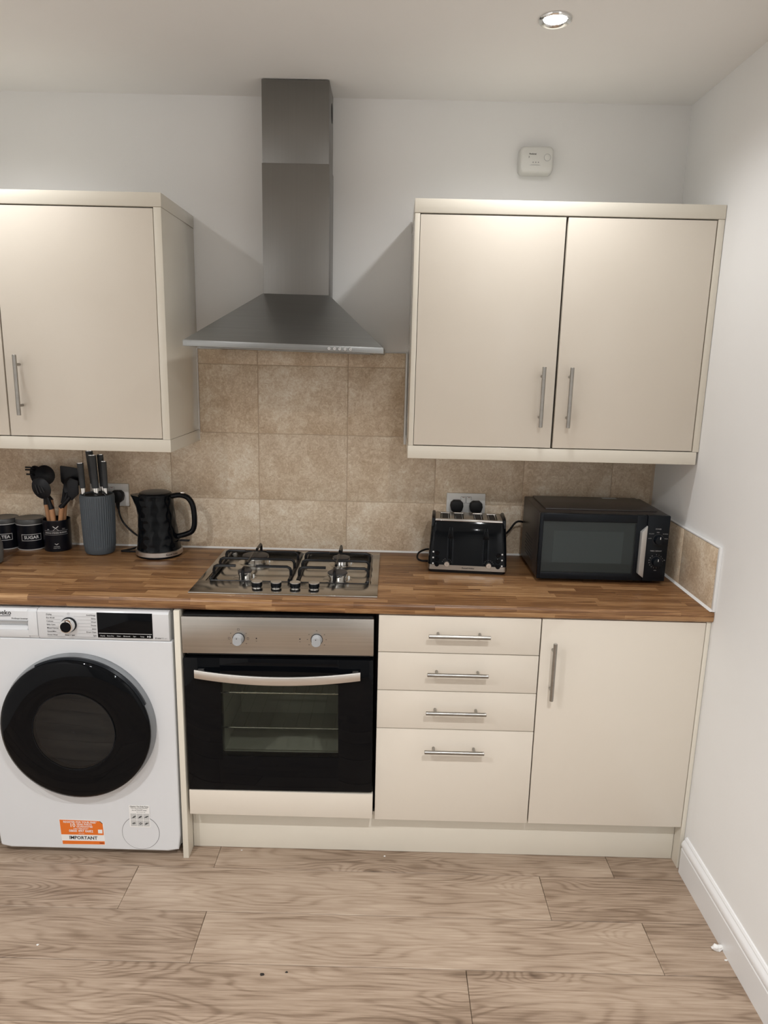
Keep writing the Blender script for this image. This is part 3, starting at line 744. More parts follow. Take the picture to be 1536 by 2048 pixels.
# stickers
ys = WY - 0.0005
st = G().prism([(-0.4250, 0.0395), (-0.2835, 0.0415), (-0.2850, 0.1200), (-0.2965, 0.1315), (-0.4305, 0.1335)], 'y', ys, WY + 0.0002).build('sticker', M['paper'], wm)
yo = ys - 0.0003
G().prism([(-0.4265, 0.0775), (-0.2865, 0.0785), (-0.2880, 0.1190), (-0.2985, 0.1298), (-0.4290, 0.1318)], 'y', yo, ys).prism([(-0.4240, 0.0415), (-0.2850, 0.0435), (-0.2852, 0.0555), (-0.4245, 0.0545)], 'y', yo, ys).build('orange_band', M['orange'], st)
yt = yo - 0.0003; tf = lambda x, z: face_y(yt, x, z)
g = G().text('REGISTER FOR YOUR FREE*', 0.0098, tf(-0.362, 0.1240), bold=0.02, wide=0.92)
g.text('10', 0.0195, tf(-0.3875, 0.1120), bold=0.018).text('YEAR PARTS', 0.0092, tf(-0.3745, 0.1158), 'LEFT', 0.02).text('GUARANTEE', 0.0092, tf(-0.3745, 0.1078), 'LEFT', 0.02)
g.text('CALL FREE NOW*', 0.0062, tf(-0.360, 0.1000), bold=0.02).text('0800 497 0682', 0.0125, tf(-0.3605, 0.0915), bold=0.016, wide=1.05).text('T&Cs apply', 0.0042, tf(-0.360, 0.0825))
g.box(-0.3045, -0.2905, yt, yo, 0.0850, 0.0985)
g.build('white_lettering', M['paper'], st)
G().text('IMPORTANT', 0.0165, tf(-0.3545, 0.0663), bold=0.020, wide=1.0).prism([(-0.2985, 0.1297), (-0.2958, 0.1297), (-0.2878, 0.1215), (-0.2885, 0.1195)], 'y', yt, yo).build('black_lettering', M['ink'], st)
G().text('beko', 0.0072, tf(-0.2945, 0.0490), bold=0.04).build('dark_lettering', M['darkred'], st)
yl = ys - 0.0008
s2 = G().box(-0.1985, -0.1315, yl, WY - 0.0009, 0.1120, 0.1920).build('sticker', M['paper'], wm)
y3 = yl - 0.0002; tf2 = lambda x, z: face_y(y3, x, z)
g = G().text('Cleaning The Drain Pump', 0.0058, tf2(-0.165, 0.1875), bold=0.03).text('Please clean the drain pump filter', 0.0041, tf2(-0.165, 0.1820), bold=0.02).text('every 3 months', 0.0036, tf2(-0.165, 0.1778)).text('See user manual for details', 0.0044, tf2(-0.165, 0.1738), bold=0.02).text('Risk of water spill', 0.0040, tf2(-0.160, 0.1672))
for r in range(2):
    for c in range(3):
        x, z = -0.1935 + 0.0208 * c, 0.1165 + 0.0240 * (1 - r)
        for k in range(3):
            x0_, z0_ = x + random.uniform(0.002, 0.008), z + random.uniform(0.003, 0.008)
            g.hexa([(x0_, yl, z0_), (x0_ + .008, yl, z0_ + .004), (x0_ + .008, y3, z0_ + .004), (x0_, y3, z0_), (x0_, yl, z0_ + .002), (x0_ + .008, yl, z0_ + .0065), (x0_ + .008, y3, z0_ + .0065), (x0_, y3, z0_ + .002)])
g.build('lettering', M['ink'], s2)
g = G()
for r in range(2):
    for c in range(3):
        x, z = -0.1945 + 0.0208 * c, 0.1155 + 0.0240 * (1 - r)
        g.box(x, x + 0.0195, yl - 0.0001, yl, z, z + 0.0225)
g.build('picture_boxes', mat('pale_grey_print', (0.52, 0.52, 0.51), 0.6), s2)
for x in (-0.60, -0.07):
    for y in (-0.53, -0.08): G().cyl((x, y, 0.0005), (x, y, 0.031), 0.02, seg=16).build('foot', M['blkm'], wm)

# ------------------------------------------------------------------ gas hob
hb = thing('gas_hob', 'four-burner stainless steel gas hob with black pan supports set in the worktop', 'hob', (0.3, -0.29, ZT))
HX0, HX1, HY0, HY1 = 0.0035, 0.5945, -0.5470, -0.0370
zp = ZT + 0.0055
g = G()
rx0, rx1, ry0, ry1 = 0.0275, 0.5680, -0.4250, -0.0650
g.box(HX0, HX1, HY0, ry0, ZT + 0.0004, zp, 0.0015); g.box(HX0, HX1, ry1, HY1, ZT + 0.0004, zp, 0.0015)
g.box(HX0, rx0, ry0 - .001, ry1 + .001, ZT + 0.0004, zp, 0.0012); g.box(rx1, HX1, ry0 - .001, ry1 + .001, ZT + 0.0004, zp, 0.0012)
top = g.build('top_plate', M['hobst'], hb)
G().box(rx0 + 0.0015, rx1 - 0.0015, ry0 + 0.0015, ry1 - 0.0015, ZT + 0.0004, ZT + 0.0030, 0.0008).build('burner_tray', M['hobst'], hb)
G().box(0.309, 0.321, ry0 + 0.012, ry1 - 0.01, ZT + 0.0030, ZT + 0.0045, 0.0008).build('centre_rib', M['alu'], hb)
for bx, by, br in ((0.1485, -0.186, 0.047), (0.1485, -0.378, 0.0235), (0.4575, -0.186, 0.0315), (0.4575, -0.372, 0.0335)):
    z = ZT + 0.003
    bu = G().lathe([(br + 0.016, 0), (br + 0.013, 0.0015), (br + 0.004, 0.002)], (bx, by, z), seg=36).build('burner', M['hobst'], hb)
    G().lathe([(br * 0.86, 0.002), (br * 0.90, 0.010), (br * 0.98, 0.0155), (br, 0.0195), (br * 0.97, 0.0205)], (bx, by, z), seg=48,
              rf=lambda r, h, t: r * (1 - (0.035 if h > 0.012 and math.cos(24 * t) > 0.3 else 0.0))).build('flame_ring', M['chrome'], bu)
    G().lathe([(br * 0.94, 0.0206), (br * 1.0, 0.0222), (br * 0.98, 0.0255), (br * 0.9, 0.0268), (0.0005, 0.0272)], (bx, by, z), seg=40, cap=False).build('burner_cap', M['cap'], bu)
    G().cyl((bx + br * 0.9 + 0.008, by - 0.002, z), (bx + br * 0.9 + 0.008, by - 0.002, z + 0.013), 0.0025, seg=8).build('ignition_pin', M['whitep'], bu)
def grate(gx0, gx1, bx, yr, yf_):
    t = G(); z0, z1 = ZT + 0.0095, ZT + 0.0420
    ya, yb = -0.4170, -0.0740; r = 0.0050
    t.tube([(gx0, ya, z0), (gx0, yb - .012, z0), (gx0 + .012, yb, z0), (gx1 - .012, yb, z0), (gx1, yb - .012, z0), (gx1, ya, z0)], r * 1.1, 8)
    t.tube([(gx0, ya, z0 - 0.0055), (gx1, ya, z0 - 0.0055)], 0.0022, 6)
    def finger(p, q):   # rises at p, bends over, ends at q
        p, q = Vector(p), Vector(q); d = (q - p); d.z = 0; d.normalize()
        t.tube([(p.x, p.y, z0 - 0.002), (p.x, p.y, z1 - 0.014), p + d * 0.003 + Vector((0, 0, z1 - 0.005)), p + d * 0.012 + Vector((0, 0, z1)), (q.x, q.y, z1)], r, 8)
    for y, br in ((yf_, 0.022), (yr, 0.026)):
        finger((gx0, y, 0), (bx - br - 0.010, y, 0)); finger((gx1, y, 0), (bx + br + 0.014, y, 0))
    ym = -0.283
    t.tube([(gx0, ym, z0 - .002), (gx0, ym, z1 - .014), (gx0 + .003, ym, z1 - .005), (gx0 + .012, ym, z1), (gx1 - .012, ym, z1), (gx1 - .003, ym, z1 - .005), (gx1, ym, z1 - .014), (gx1, ym, z0 - .002)], r, 8)
    finger((bx, ya, 0), (bx, yf_ - 0.016, 0)); finger((bx, yb, 0), (bx, yr + 0.026, 0))
    t.tube([(bx, ym, z1), (bx, yr - 0.022, z1)], r, 8); t.tube([(bx, ym, z1), (bx, yf_ + 0.030, z1)], r, 8)
    for x in (gx0, gx1):
        for y in (ya + 0.02, yb - 0.02): t.cyl((x, y, ZT + 0.0032), (x, y, z0), 0.0045, seg=8)
    return t.build('pan_support', M['iron'], hb)
grate(0.0430, 0.3010, 0.1485, -0.186, -0.372); grate(0.3290, 0.5600, 0.4500, -0.186, -0.372)
for kx in (0.2075, 0.2690, 0.3300, 0.3905):
    ky = -0.4830
    kb = G().lathe([(0.0165, 0), (0.0165, 0.0015), (0.0150, 0.0020), (0.0150, 0.003)], (kx, ky, zp), seg=28).build('knob_bezel', M['chrome'], top)
    k = G().lathe([(0.0160, 0.003), (0.0172, 0.0050), (0.0172, 0.0180), (0.0165, 0.0190)], (kx, ky, zp), seg=32).build('knob', M['blk'], top)
    G().lathe([(0.0172, 0.0185), (0.0172, 0.0205), (0.0155, 0.0215), (0.0005, 0.0210)], (kx, ky, zp), seg=32, cap=False).build('knob_cap', M['alu'], k)

# ------------------------------------------------------------------ sockets
def plug(parent, x, z, d=-0.0105, s=1.0, tail=True, fix=None):
    pts = [(-0.024, 0.004), (-0.022, 0.017), (-0.012, 0.0255), (0.012, 0.0255), (0.022, 0.017), (0.024, 0.004), (0.020, -0.012), (0.009, -0.021), (-0.009, -0.021), (-0.020, -0.012)]
    g = G().prism([(x + p[0] * s, z + p[1] * s) for p in pts], 'y', d - 0.030, d, 0.005)
    if tail: g.tube([(x, d - 0.014, z - 0.018), (x, d - 0.015, z - 0.034), (x + 0.002, d - 0.016, z - 0.046)], 0.006, 10, rr=(0.0075, 0.0042))
    if fix: fix(g)
    return g.build('plug', M['blkm'], parent)
def socket(label, x0, z0):
    t = thing('wall_socket', label, 'socket', (x0 + 0.073, 0.0, z0))
    pl_ = G().prism(rpoly(x0, x0 + 0.146, z0, z0 + 0.086, 0.003), 'y', -0.0098, -0.0003, 0.0015).build('faceplate', M['whitep'], t)
    for s in (-1, 1):
        G().box(x0 + 0.073 + s * 0.0105 - 0.0085, x0 + 0.073 + s * 0.0105 + 0.0085, -0.0125, -0.0095, z0 + 0.049, z0 + 0.073, 0.001).build('rocker_switch', M['whitep'], t)
        G().box(x0 + 0.073 + s * 0.0105 - 0.0095, x0 + 0.073 + s * 0.0105 + 0.0095, -0.0101, -0.0097, z0 + 0.048, z0 + 0.074).build('switch_gap', M['greyink'], t)
        G().box(x0 + 0.073 + s * 0.0105 - 0.004, x0 + 0.073 + s * 0.0105 + 0.004, -0.0128, -0.0123, z0 + 0.0705, z0 + 0.0720).build('red_mark', M['darkred'], t)
        for zz in (0.032, 0.018):
            G().box(x0 + 0.073 + s * 0.036 - 0.003, x0 + 0.073 + s * 0.036 + 0.003, -0.0101, -0.0096, z0 + zz - 0.001, z0 + zz + 0.001).build('pin_hole', M['ink'], t)
    return t
socket('white double wall socket behind the knife block, kettle plug in it', -0.5105, 1.0585)
socket('white double wall socket behind the toaster with two black plugs', 0.8425, 1.0535)

# ------------------------------------------------------------------ kettle
kt = thing('kettle', 'glossy black dimpled jug kettle on a steel-banded base', 'kettle', (-0.2235, -0.108, ZT))
kc = Vector((-0.2240, -0.108, 0))
G().lathe([(0.078, 0.0005), (0.0815, 0.0025), (0.0815, 0.006), (0.079, 0.0075)], kc + Vector((0, 0, ZT)), seg=48).build('power_base', M['blk'], kt)
G().lathe([(0.0805, 0.0078), (0.0840, 0.0090), (0.0840, 0.0245), (0.0815, 0.0262)], kc + Vector((0, 0, ZT)), seg=48).build('steel_band', M['alu'], kt)
G().text('Russell Hobbs', 0.0085, face_cyl(kc.x, kc.y, 0.0843, math.radians(50), ZT + 0.0165), bold=0.02).build('lettering', M['ink'], kt)
rs = []; nz_, ns = 40, 72
for i in range(nz_ + 1):
    s = i / nz_; z = ZT + 0.0264 + s * 0.198
    R = 0.0790 - 0.0155 * s - 0.003 * math.sin(PI * s); ox = -0.0075 * s
    ring = []
    for k in range(ns):
        t = 2 * PI * k / ns
        row = s * 7.0; ph = PI * (math.floor(row) % 2)
        q = math.sin(PI * (row % 1)) ** 0.8 * (0.5 + 0.5 * math.cos(12 * t + ph))
        r = R - 0.0015 * q * (1 if 0.02 < s < 0.97 else 0)
        x, y = r * math.cos(t), r * math.sin(t)
        if s > 0.62:   # spout on the left
            e = (s - 0.62) / 0.38; wgt = max(0, math.cos(t - PI)) ** 8
            x -= 0.027 * e ** 1.3 * wgt
        ring.append(Vector((kc.x + ox + x, kc.y + y, z)))
    rs.append(ring)
G().rings(rs).build('jug', M['blk'], kt, 60)
lc = (kc.x - 0.0065, kc.y, ZT + 0.2246)
ld_ = G().lathe([(0.0600, 0), (0.0600, 0.004), (0.0560, 0.0095), (0.0530, 0.0105)], lc, seg=40).build('lid', M['blk'], kt)
G().lathe([(0.0515, 0.0106), (0.048, 0.0130), (0.02, 0.0150), (0.0005, 0.0152)], lc, seg=40, cap=False).build('lid_insert', M['canlid'], ld_)
hp = [(-0.172, 1.1215), (-0.140, 1.1265), (-0.112, 1.1180), (-0.095, 1.092), (-0.0895, 1.055), (-0.0905, 1.015), (-0.100, 0.992), (-0.122, 0.9805), (-0.152, 0.9715)]
G().tube([(x, kc.y - 0.002, z) for x, z in hp], 0.0098, 14, smooth=6, flat=1.15).build('handle', M['blk'], kt)
G().box(-0.136, -0.121, kc.y - 0.009, kc.y + 0.005, 1.1330, 1.1385, 0.002).build('lid_button', M['chrome'], kt)
G().box(-0.147, -0.110, kc.y - 0.010, kc.y + 0.006, 0.9535, 0.9590, 0.002).build('power_switch', M['blk2'], kt)
plug(kt, -0.4015, 1.0965)
G().tube([(-0.399, -0.0265, 1.052), (-0.394, -0.032, 1.030), (-0.381, -0.034, 1.000), (-0.352, -0.035, 0.968), (-0.320, -0.034, 0.945), (-0.280, -0.022, 0.925), (-0.240, -0.014, 0.9125), (-0.210, -0.020, 0.9045), (-0.240, -0.023, 0.9045), (-0.300, -0.030, 0.912), (-0.345, -0.060, 0.9045), (-0.372, -0.090, 0.9042), (-0.350, -0.095, 0.9045), (-0.302, -0.096, 0.9045)], 0.0036, 8, smooth=5).build('power_cord', M['blkm'], kt)

# ------------------------------------------------------------------ knife block and knives
kb = thing('knife_block', 'ribbed slate-grey round knife block holding five knives', 'knife block', (-0.4475, -0.101, ZT))
bc = Vector((-0.4475, -0.101, ZT))
def rib(r, h, t): return r + (0.0011 * math.cos(44 * t) if 0.030 < h < 0.214 else 0)
G().lathe([(0.040, 0.0005), (0.049, 0.003), (0.0535, 0.012), (0.0550, 0.029), (0.0552, 0.0315), (0.0580, 0.12), (0.0598, 0.2135), (0.0598, 0.216), (0.0592, 0.221), (0.0570, 0.2225), (0.0540, 0.2195), (0.053, 0.210)], bc, seg=264, rf=rib).build('body', M['slate'], kb, 30)
g = G().lathe([(0.0528, 0.2101), (0.0528, 0.2165), (0.0515, 0.2175)], bc, seg=40); g.build('bristle_insert', M['blkm'], kb)
KN = [(-0.4905, -0.118, 1.139, -0.4945, 1.2360, 0.0112, 'leftmost of the five, short'), (-0.4655, -0.080, 1.150, -0.4755, 1.2760, 0.0128, 'tallest, at the back'),
      (-0.4465, -0.112, 1.139, -0.4525, 1.2650, 0.0140, 'thickest, in the middle'), (-0.4285, -0.090, 1.142, -0.4320, 1.2650, 0.0112, 'second from the kettle side'), (-0.4120, -0.108, 1.1395, -0.4135, 1.2430, 0.0104, 'nearest the kettle')]
for bx, by, bz, tx, tzz, r, nm in KN:
    t = thing('kitchen_knife', 'grey-handled kitchen knife standing in the ribbed block, ' + nm, 'knife', (bx, by, bz - 0.02), 'knives in the block')
    d = Vector((tx - bx, 0.0, tzz - bz)).normalized(); p0 = Vector((bx, by, bz))
    G().tube([p0 - d * 0.020, p0 + d * 0.006], r * 0.70, 12, flat=0.75).build('bolster', M['chrome'], t)
    L = (Vector((tx, by, tzz)) - p0).length
    G().tube([p0 + d * 0.006, p0 + d * 0.014, p0 + d * (L * 0.5), p0 + d * L], r, 14, flat=0.72, rr=(r * 0.86, r * 1.05)).build('grip', M['knife'], t)
    G().tube([p0 + d * (L + 0.0002), p0 + d * (L + 0.0025)], r * 0.98, 14, flat=0.72).build('end_cap', M['chrome'], t)

# ------------------------------------------------------------------ utensil pot and utensils
up = thing('utensil_pot', 'black cylindrical utensil pot with white print beside the sugar canister', 'utensil holder', (-0.619, -0.070, ZT))
uc = Vector((-0.619, -0.070, ZT))
G().lathe([(0.043, 0.0005), (0.0470, 0.002), (0.0478, 0.006), (0.0488, 0.1150), (0.0492, 0.1175), (0.0485, 0.1190), (0.0465, 0.1175), (0.0455, 0.006), (0.0005, 0.006)], uc, seg=48).build('pot', M['tin'], up)
a0 = math.radians(20); cf = lambda z: face_cyl(uc.x, uc.y, 0.0491, a0, ZT + z)
g = G().text('BAKING UTENSILS BUSINESS', 0.0078, cf(0.0735), bold=0.02, wide=0.82)
for z in (0.0812, 0.0662):
    n = 16; f = cf(z)
    for i in range(n):
        u0, u1 = -0.044 + 0.088 * i / n, -0.044 + 0.088 * (i + 1) / n
        P = [f(u0, -0.0004), f(u1, -0.0004), f(u1, 0.0004), f(u0, 0.0004)]
        b = bmesh.new(); b.faces.new([b.verts.new(p) for p in P]); g._merge(b)
f = cf(0.0905)
for s in (-1, 1):
    L = math.hypot(0.019, 0.0156); n = 8
    nx, nz2 = -0.0156 / L, s * 0.019 / L
    for k in range(n):
        q = []
        for t_, sg in ((k / n, 1), (k / n, -1), ((k + 1) / n, -1), ((k + 1) / n, 1)):
            hw_ = (0.0006 + 0.0009 * (t_ > 0.55)) * sg
            q.append(f(s * (-0.0095 + 0.019 * t_) + nx * hw_, -0.0078 + 0.0156 * t_ + nz2 * hw_))
        b = bmesh.new(); b.faces.new([b.verts.new(p) for p in q]); g._merge(b)
g.text('est', 0.0065, lambda u, v: f(u - 0.027, v - 0.0035), bold=0.02).text('2021', 0.0060, lambda u, v: f(u + 0.028, v - 0.0035))
f2 = cf(0.030)
P = [f2(-0.0075, 0.0025), f2(0, -0.0025), f2(0.0075, 0.0025), f2(0.004, 0.0030), f2(0, 0.0005), f2(-0.004, 0.0030)]
b = bmesh.new(); b.faces.new([b.verts.new(p) for p in P]); g._merge(b)
g.text('KITCHEN', 0.0048, cf(0.0215)).text('ESSENTIALS', 0.0044, cf(0.0155))
g.build('lettering', M['silver'], up)

def utensil(name, label, base, mid, neck, yb, yt_):
    """wooden handle base->mid, silicone neck mid->neck"""
    t = thing(name, label, 'utensil', (base[0], yb, ZT + 0.0075), 'utensils in the pot')
    P = lambda q, k: Vector((q[0], yb + (yt_ - yb) * k, q[1]))
    G().tube([P(base, 0), P(mid, 0.55)], 0.0085, 12, rr=(0.0078, 0.0092)).build('handle', M['beech'], t)
    d = (P(neck, 1) - P(mid, 0.55)).normalized()
    G().tube([P(mid, 0.55) - d * 0.004, P(mid, 0.55) + d * 0.004, P(mid, 0.57) + (P(neck, 1) - P(mid, 0.55)) * 0.35, P(neck, 1)], 0.0079, 12, rr=(0.0102, 0.0068)).build('neck', M['sili'], t)
    return t
def blob(t, c, rx, rz, ry, nrm_y=0.0, name='head', tilt=0.0, cup=0.012):
    """a shallow bowl of thickness, opening towards the viewer"""
    g = G(); rs = []; n = 24; ct, st_ = math.cos(tilt), math.sin(tilt)
    for k, (s, y) in enumerate(((0.02, cup), (0.5, cup * 0.75), (0.85, cup * 0.25), (1.0, 0.0), (1.0, ry), (0.85, ry + cup * 0.3), (0.5, ry + cup * 0.8), (0.02, ry + cup * 1.05))):
        ring = []
        for i in range(n):
            a = 2 * PI * i / n; x, z = rx * s * math.cos(a), rz * s * math.sin(a)
            ring.append(Vector((c[0] + x * ct - z * st_, c[1] + y, c[2] + x * st_ + z * ct)))
        rs.append(ring)
    return g.rings(rs).build(name, M['sili'], t, 60)
t = utensil('pasta_server', 'black silicone pasta server with prongs, leaning left in the utensil pot', (-0.628, ZT + 0.008), (-0.6480, 1.083), (-0.678, 1.125), -0.0500, -0.0380)
blob(t, (-0.692, -0.034, 1.166), 0.028, 0.046, 0.003, tilt=math.radians(22))
for dz, dx in ((0.036, -0.030), (0.027, -0.031), (0.010, -0.028)):
    G().tube([(-0.705, -0.032, 1.166 + dz - 0.004), (-0.715, -0.040, 1.168 + dz), (-0.702 + dx, -0.046, 1.169 + dz)], 0.0032, 8).build('prong', M['sili'], t)
t = utensil('ladle', 'round black silicone ladle behind the slotted spoon in the utensil pot', (-0.636, ZT + 0.008), (-0.6520, 1.075), (-0.655, 1.145), -0.0690, -0.0690)
blob(t, (-0.6495, -0.069, 1.181), 0.0365, 0.037, 0.003, cup=0.014)
t = utensil('slotted_spoon', 'black silicone slotted spoon at the front of the utensil pot', (-0.612, ZT + 0.008), (-0.6205, 1.064), (-0.6300, 1.105), -0.0940, -0.102)
hd_ = blob(t, (-0.6455, -0.112, 1.140), 0.033, 0.041, 0.003, tilt=math.radians(24), cup=-0.010)
for k in (-1, 0, 1):
    G().tube([(-0.6455 + 0.011 * k - 0.004, -0.1235, 1.150 - 0.003 * k), (-0.6455 + 0.011 * k + 0.004, -0.1225, 1.124 + 0.003 * k)], 0.0021, 6).build('slot', M['ink'], hd_)
t = utensil('turner', 'wide black silicone turner with a square blade in the utensil pot', (-0.607, ZT + 0.008), (-0.5965, 1.078), (-0.583, 1.150), -0.0470, -0.0500)
G().prism([(-0.5985, 1.212), (-0.5955, 1.2155), (-0.5335, 1.2075), (-0.5300, 1.203), (-0.5240, 1.145), (-0.560, 1.135), (-0.588, 1.142), (-0.5985, 1.156)], 'y', -0.055, -0.050, 0.0012).build('blade', M['sili'], t)
t = utensil('mixing_spoon', 'black silicone mixing spoon in front of the turner in the utensil pot', (-0.606, ZT + 0.008), (-0.5800, 1.083), (-0.5660, 1.118), -0.0710, -0.073)
blob(t, (-0.5580, -0.075, 1.145), 0.022, 0.034, 0.003, tilt=math.radians(-16), cup=0.008)
t = utensil('spatula', 'black silicone spatula leaning right towards the knife block', (-0.610, ZT + 0.008), (-0.5850, 1.068), (-0.5500, 1.105), -0.0890, -0.0930)
G().prism([(-0.5570, 1.098), (-0.5430, 1.094), (-0.5180, 1.118), (-0.5160, 1.168), (-0.545, 1.178), (-0.5580, 1.160)], 'y', -0.097, -0.090, 0.002).build('blade', M['sili'], t)

# ------------------------------------------------------------------ canisters
def canister(label, word, cx_, cy_, a0, lw):
    t = thing('canister', label, 'canister', (cx_, cy_, ZT), 'storage canisters')
    c = (cx_, cy_, ZT)
    G().lathe([(0.0485, 0.0005), (0.0498, 0.003), (0.0498, 0.005)], c, seg=44).build('base_rim', M['silver'], t)
    G().lathe([(0.0485, 0.005), (0.0490, 0.007), (0.0490, 0.0955)], c, seg=44).build('tin', M['tin'], t)
    G().lathe([(0.0496, 0.0957), (0.0508, 0.0965), (0.0508, 0.0985), (0.0500, 0.099)], c, seg=44).build('lid_rim', M['silver'], t)
    G().lathe([(0.0500, 0.0992), (0.0512, 0.1005), (0.0512, 0.1150), (0.0490, 0.1180), (0.0460, 0.1172), (0.0005, 0.1172)], c, seg=44, cap=False).build('lid', M['canlid'], t)
    f = face_cyl(cx_, cy_, 0.0496, a0, ZT + 0.0500)
    g = G(); h = 0.0125; q = 0.0020
    def strip(u0, u1, v0, v1, n=8):
        for i in range(n):
            a, b_ = u0 + (u1 - u0) * i / n, u0 + (u1 - u0) * (i + 1) / n
            b = bmesh.new(); b.faces.new([b.verts.new(p) for p in (f(a, v0), f(b_, v0), f(b_, v1), f(a, v1))]); g._merge(b)
    strip(-lw, lw, h - q, h); strip(-lw, lw, -h, -h + q); strip(-lw, -lw + q, -h, h, 1); strip(lw - q, lw, -h, h, 1)
    g.build('label_frame', M['silver'], t)
    G().text(word, 0.0165, f, bold=0.02).build('lettering', M['wink'], t)
    return t
canister('black tin canister with dark lid lettered TEA, at the left end', 'TEA', -0.8205, -0.060, math.radians(29), 0.0235)
canister('black tin canister with dark lid lettered SUGAR, beside the utensil pot', 'SUGAR', -0.7235, -0.058, math.radians(27), 0.0355)
# grey jar cut by the left border
jr = thing('stoneware_jar', 'grey jar at the left border of the picture, in front of the tea canister', 'jar', (-0.7835, -0.275, ZT))
G().lathe([(0.050, 0.0005), (0.058, 0.004), (0.0615, 0.03), (0.0615, 0.066), (0.057, 0.078), (0.054, 0.080), (0.050, 0.078), (0.052, 0.010), (0.0005, 0.008)], (-0.7835, -0.275, ZT), seg=44).build('body', M['jar'], jr)
G().lathe([(0.0560, 0.0802), (0.0575, 0.083), (0.050, 0.088), (0.012, 0.091), (0.010, 0.100), (0.0005, 0.102)], (-0.7835, -0.275, ZT), seg=36, cap=False).build('lid', M['jar'], jr)

# ------------------------------------------------------------------ toaster
TO = Vector((0.9085, -0.178, ZT))
to = thing('toaster', 'glossy black four-slice toaster with steel top and base band', 'toaster', tuple(TO))
def TP(x, y, z): return (TO.x + x, TO.y + y, TO.z + z)
G().loft([(ZT + 0.0008, TO.x, TO.y, 0.268, 0.160, 0.02), (ZT + 0.0120, TO.x, TO.y, 0.272, 0.166, 0.02)]).build('foot_skirt', M['blkm'], to)
G().loft([(ZT + 0.0122, TO.x, TO.y, 0.276, 0.172, 0.014), (ZT + 0.0290, TO.x, TO.y, 0.275, 0.170, 0.014)]).build('base_band', M['inox'], to)
bd = G().loft([(ZT + 0.0292, TO.x, TO.y, 0.274, 0.169, 0.014), (ZT + 0.09, TO.x, TO.y + 0.004, 0.269, 0.158, 0.016), (ZT + 0.140, TO.x, TO.y + 0.009, 0.263, 0.146, 0.018), (ZT + 0.168, TO.x, TO.y + 0.012, 0.259, 0.136, 0.018), (ZT + 0.1795, TO.x, TO.y + 0.013, 0.250, 0.128, 0.016)]).build('body', M['blk'], to, 50)
for s in (-1, 1):
    G().prism([(TO.y - 0.054, ZT + 0.160), (TO.y + 0.076, ZT + 0.160), (TO.y + 0.070, ZT + 0.188), (TO.y + 0.058, ZT + 0.193), (TO.y - 0.030, ZT + 0.193), (TO.y - 0.047, ZT + 0.187)], 'x', TO.x + s * 0.1290, TO.x + s * 0.1175, 0.003).build('end_cheek', M['blk2'], to)
SL = [-0.083, -0.034, 0.034, 0.083]; hw = 0.0165
zt0, zt1 = ZT + 0.1798, ZT + 0.1865
g = G()
ed = [-0.1170] + [v for s in SL for v in (s - hw, s + hw)] + [0.1170]
y0_, ya_, yb_, y1_ = TO.y - 0.052, TO.y - 0.040, TO.y + 0.062, TO.y + 0.074
for i in range(0, 10, 2): g.box(TO.x + ed[i], TO.x + ed[i + 1], ya_ - .0005, yb_ + .0005, zt0, zt1, 0.0008)
g.box(TO.x - 0.1170, TO.x + 0.1170, y0_, ya_, zt0, zt1, 0.0025); g.box(TO.x - 0.1170, TO.x + 0.1170, yb_, y1_, zt0, zt1, 0.0025)
tp = g.build('top_plate', M['inox'], to)
G().box(TO.x - 0.1170, TO.x + 0.1170, y0_ - 0.0022, y0_ + 0.001, zt0 + 0.0002, zt0 + 0.0032, 0.001).build('front_trim', M['chrome'], to)
for s in SL:
    sl = G().box(TO.x + s - hw + .0004, TO.x + s + hw - .0004, ya_ + .0004, yb_ - .0004, zt0 + 0.0001, zt0 + 0.0012).build('bread_slot', M['ink'], tp)
    g = G()
    for k in range(5):
        y = ya_ + 0.010 + k * 0.0205
        for u in (-1, 1): g.tube([(TO.x + s + u * (hw - 0.003), y, zt0 + 0.001), (TO.x + s + u * (hw - 0.005), y, zt1 - 0.001)], 0.0009, 6)
    for u in (-1, 1): g.cyl((TO.x + s + u * (hw - 0.005), ya_ + 0.002, zt1 - 0.0015), (TO.x + s + u * (hw - 0.005), yb_ - 0.002, zt1 - 0.0015), 0.0010, seg=6)
    g.build('slot_wires', M['chrome'], sl)
def fy(z):   # front face of the body at height z above the worktop
    pts = [(0.0292, -0.0845), (0.09, -0.075), (0.140, -0.064), (0.166, -0.056)]
    for (a, ya), (b_, yb) in zip(pts, pts[1:]):
        if z <= b_: return TO.y + ya + (yb - ya) * (z - a) / (b_ - a)
    return TO.y - 0.056
for x in (-0.0610, 0.0615):
    zz = [0.034, 0.062, 0.09, 0.116, 0.140, 0.158]
    gr = G().rings([[Vector((TO.x + x + u * (0.0115 if z < 0.12 else 0.0115 - (z - 0.12) * 0.16), fy(z) + o, ZT + z)) for u, o in ((-1, 0.004), (-1, -0.0018), (-0.55, -0.0022), (-0.5, 0.0), (0.5, 0.0), (0.55, -0.0022), (1, -0.0018), (1, 0.004))] for z in zz]).build('lever_track', M['blk2'], bd)
    lv = G().prism([(TO.x + x - 0.010, ZT + 0.124), (TO.x + x + 0.010, ZT + 0.124), (TO.x + x + 0.0065, ZT + 0.144), (TO.x + x, ZT + 0.158), (TO.x + x - 0.0065, ZT + 0.144)], 'y', fy(0.134) - 0.016, fy(0.134) + 0.002, 0.002).build('lever', M['blk'], bd)
    for k in (-1, 1): G().cyl((TO.x + x + k * 0.004, fy(0.05) - 0.0012, ZT + 0.05), (TO.x + x + k * 0.004, fy(0.118) - 0.0012, ZT + 0.118), 0.0008, seg=6).build('track_rib', M['blk'], bd)
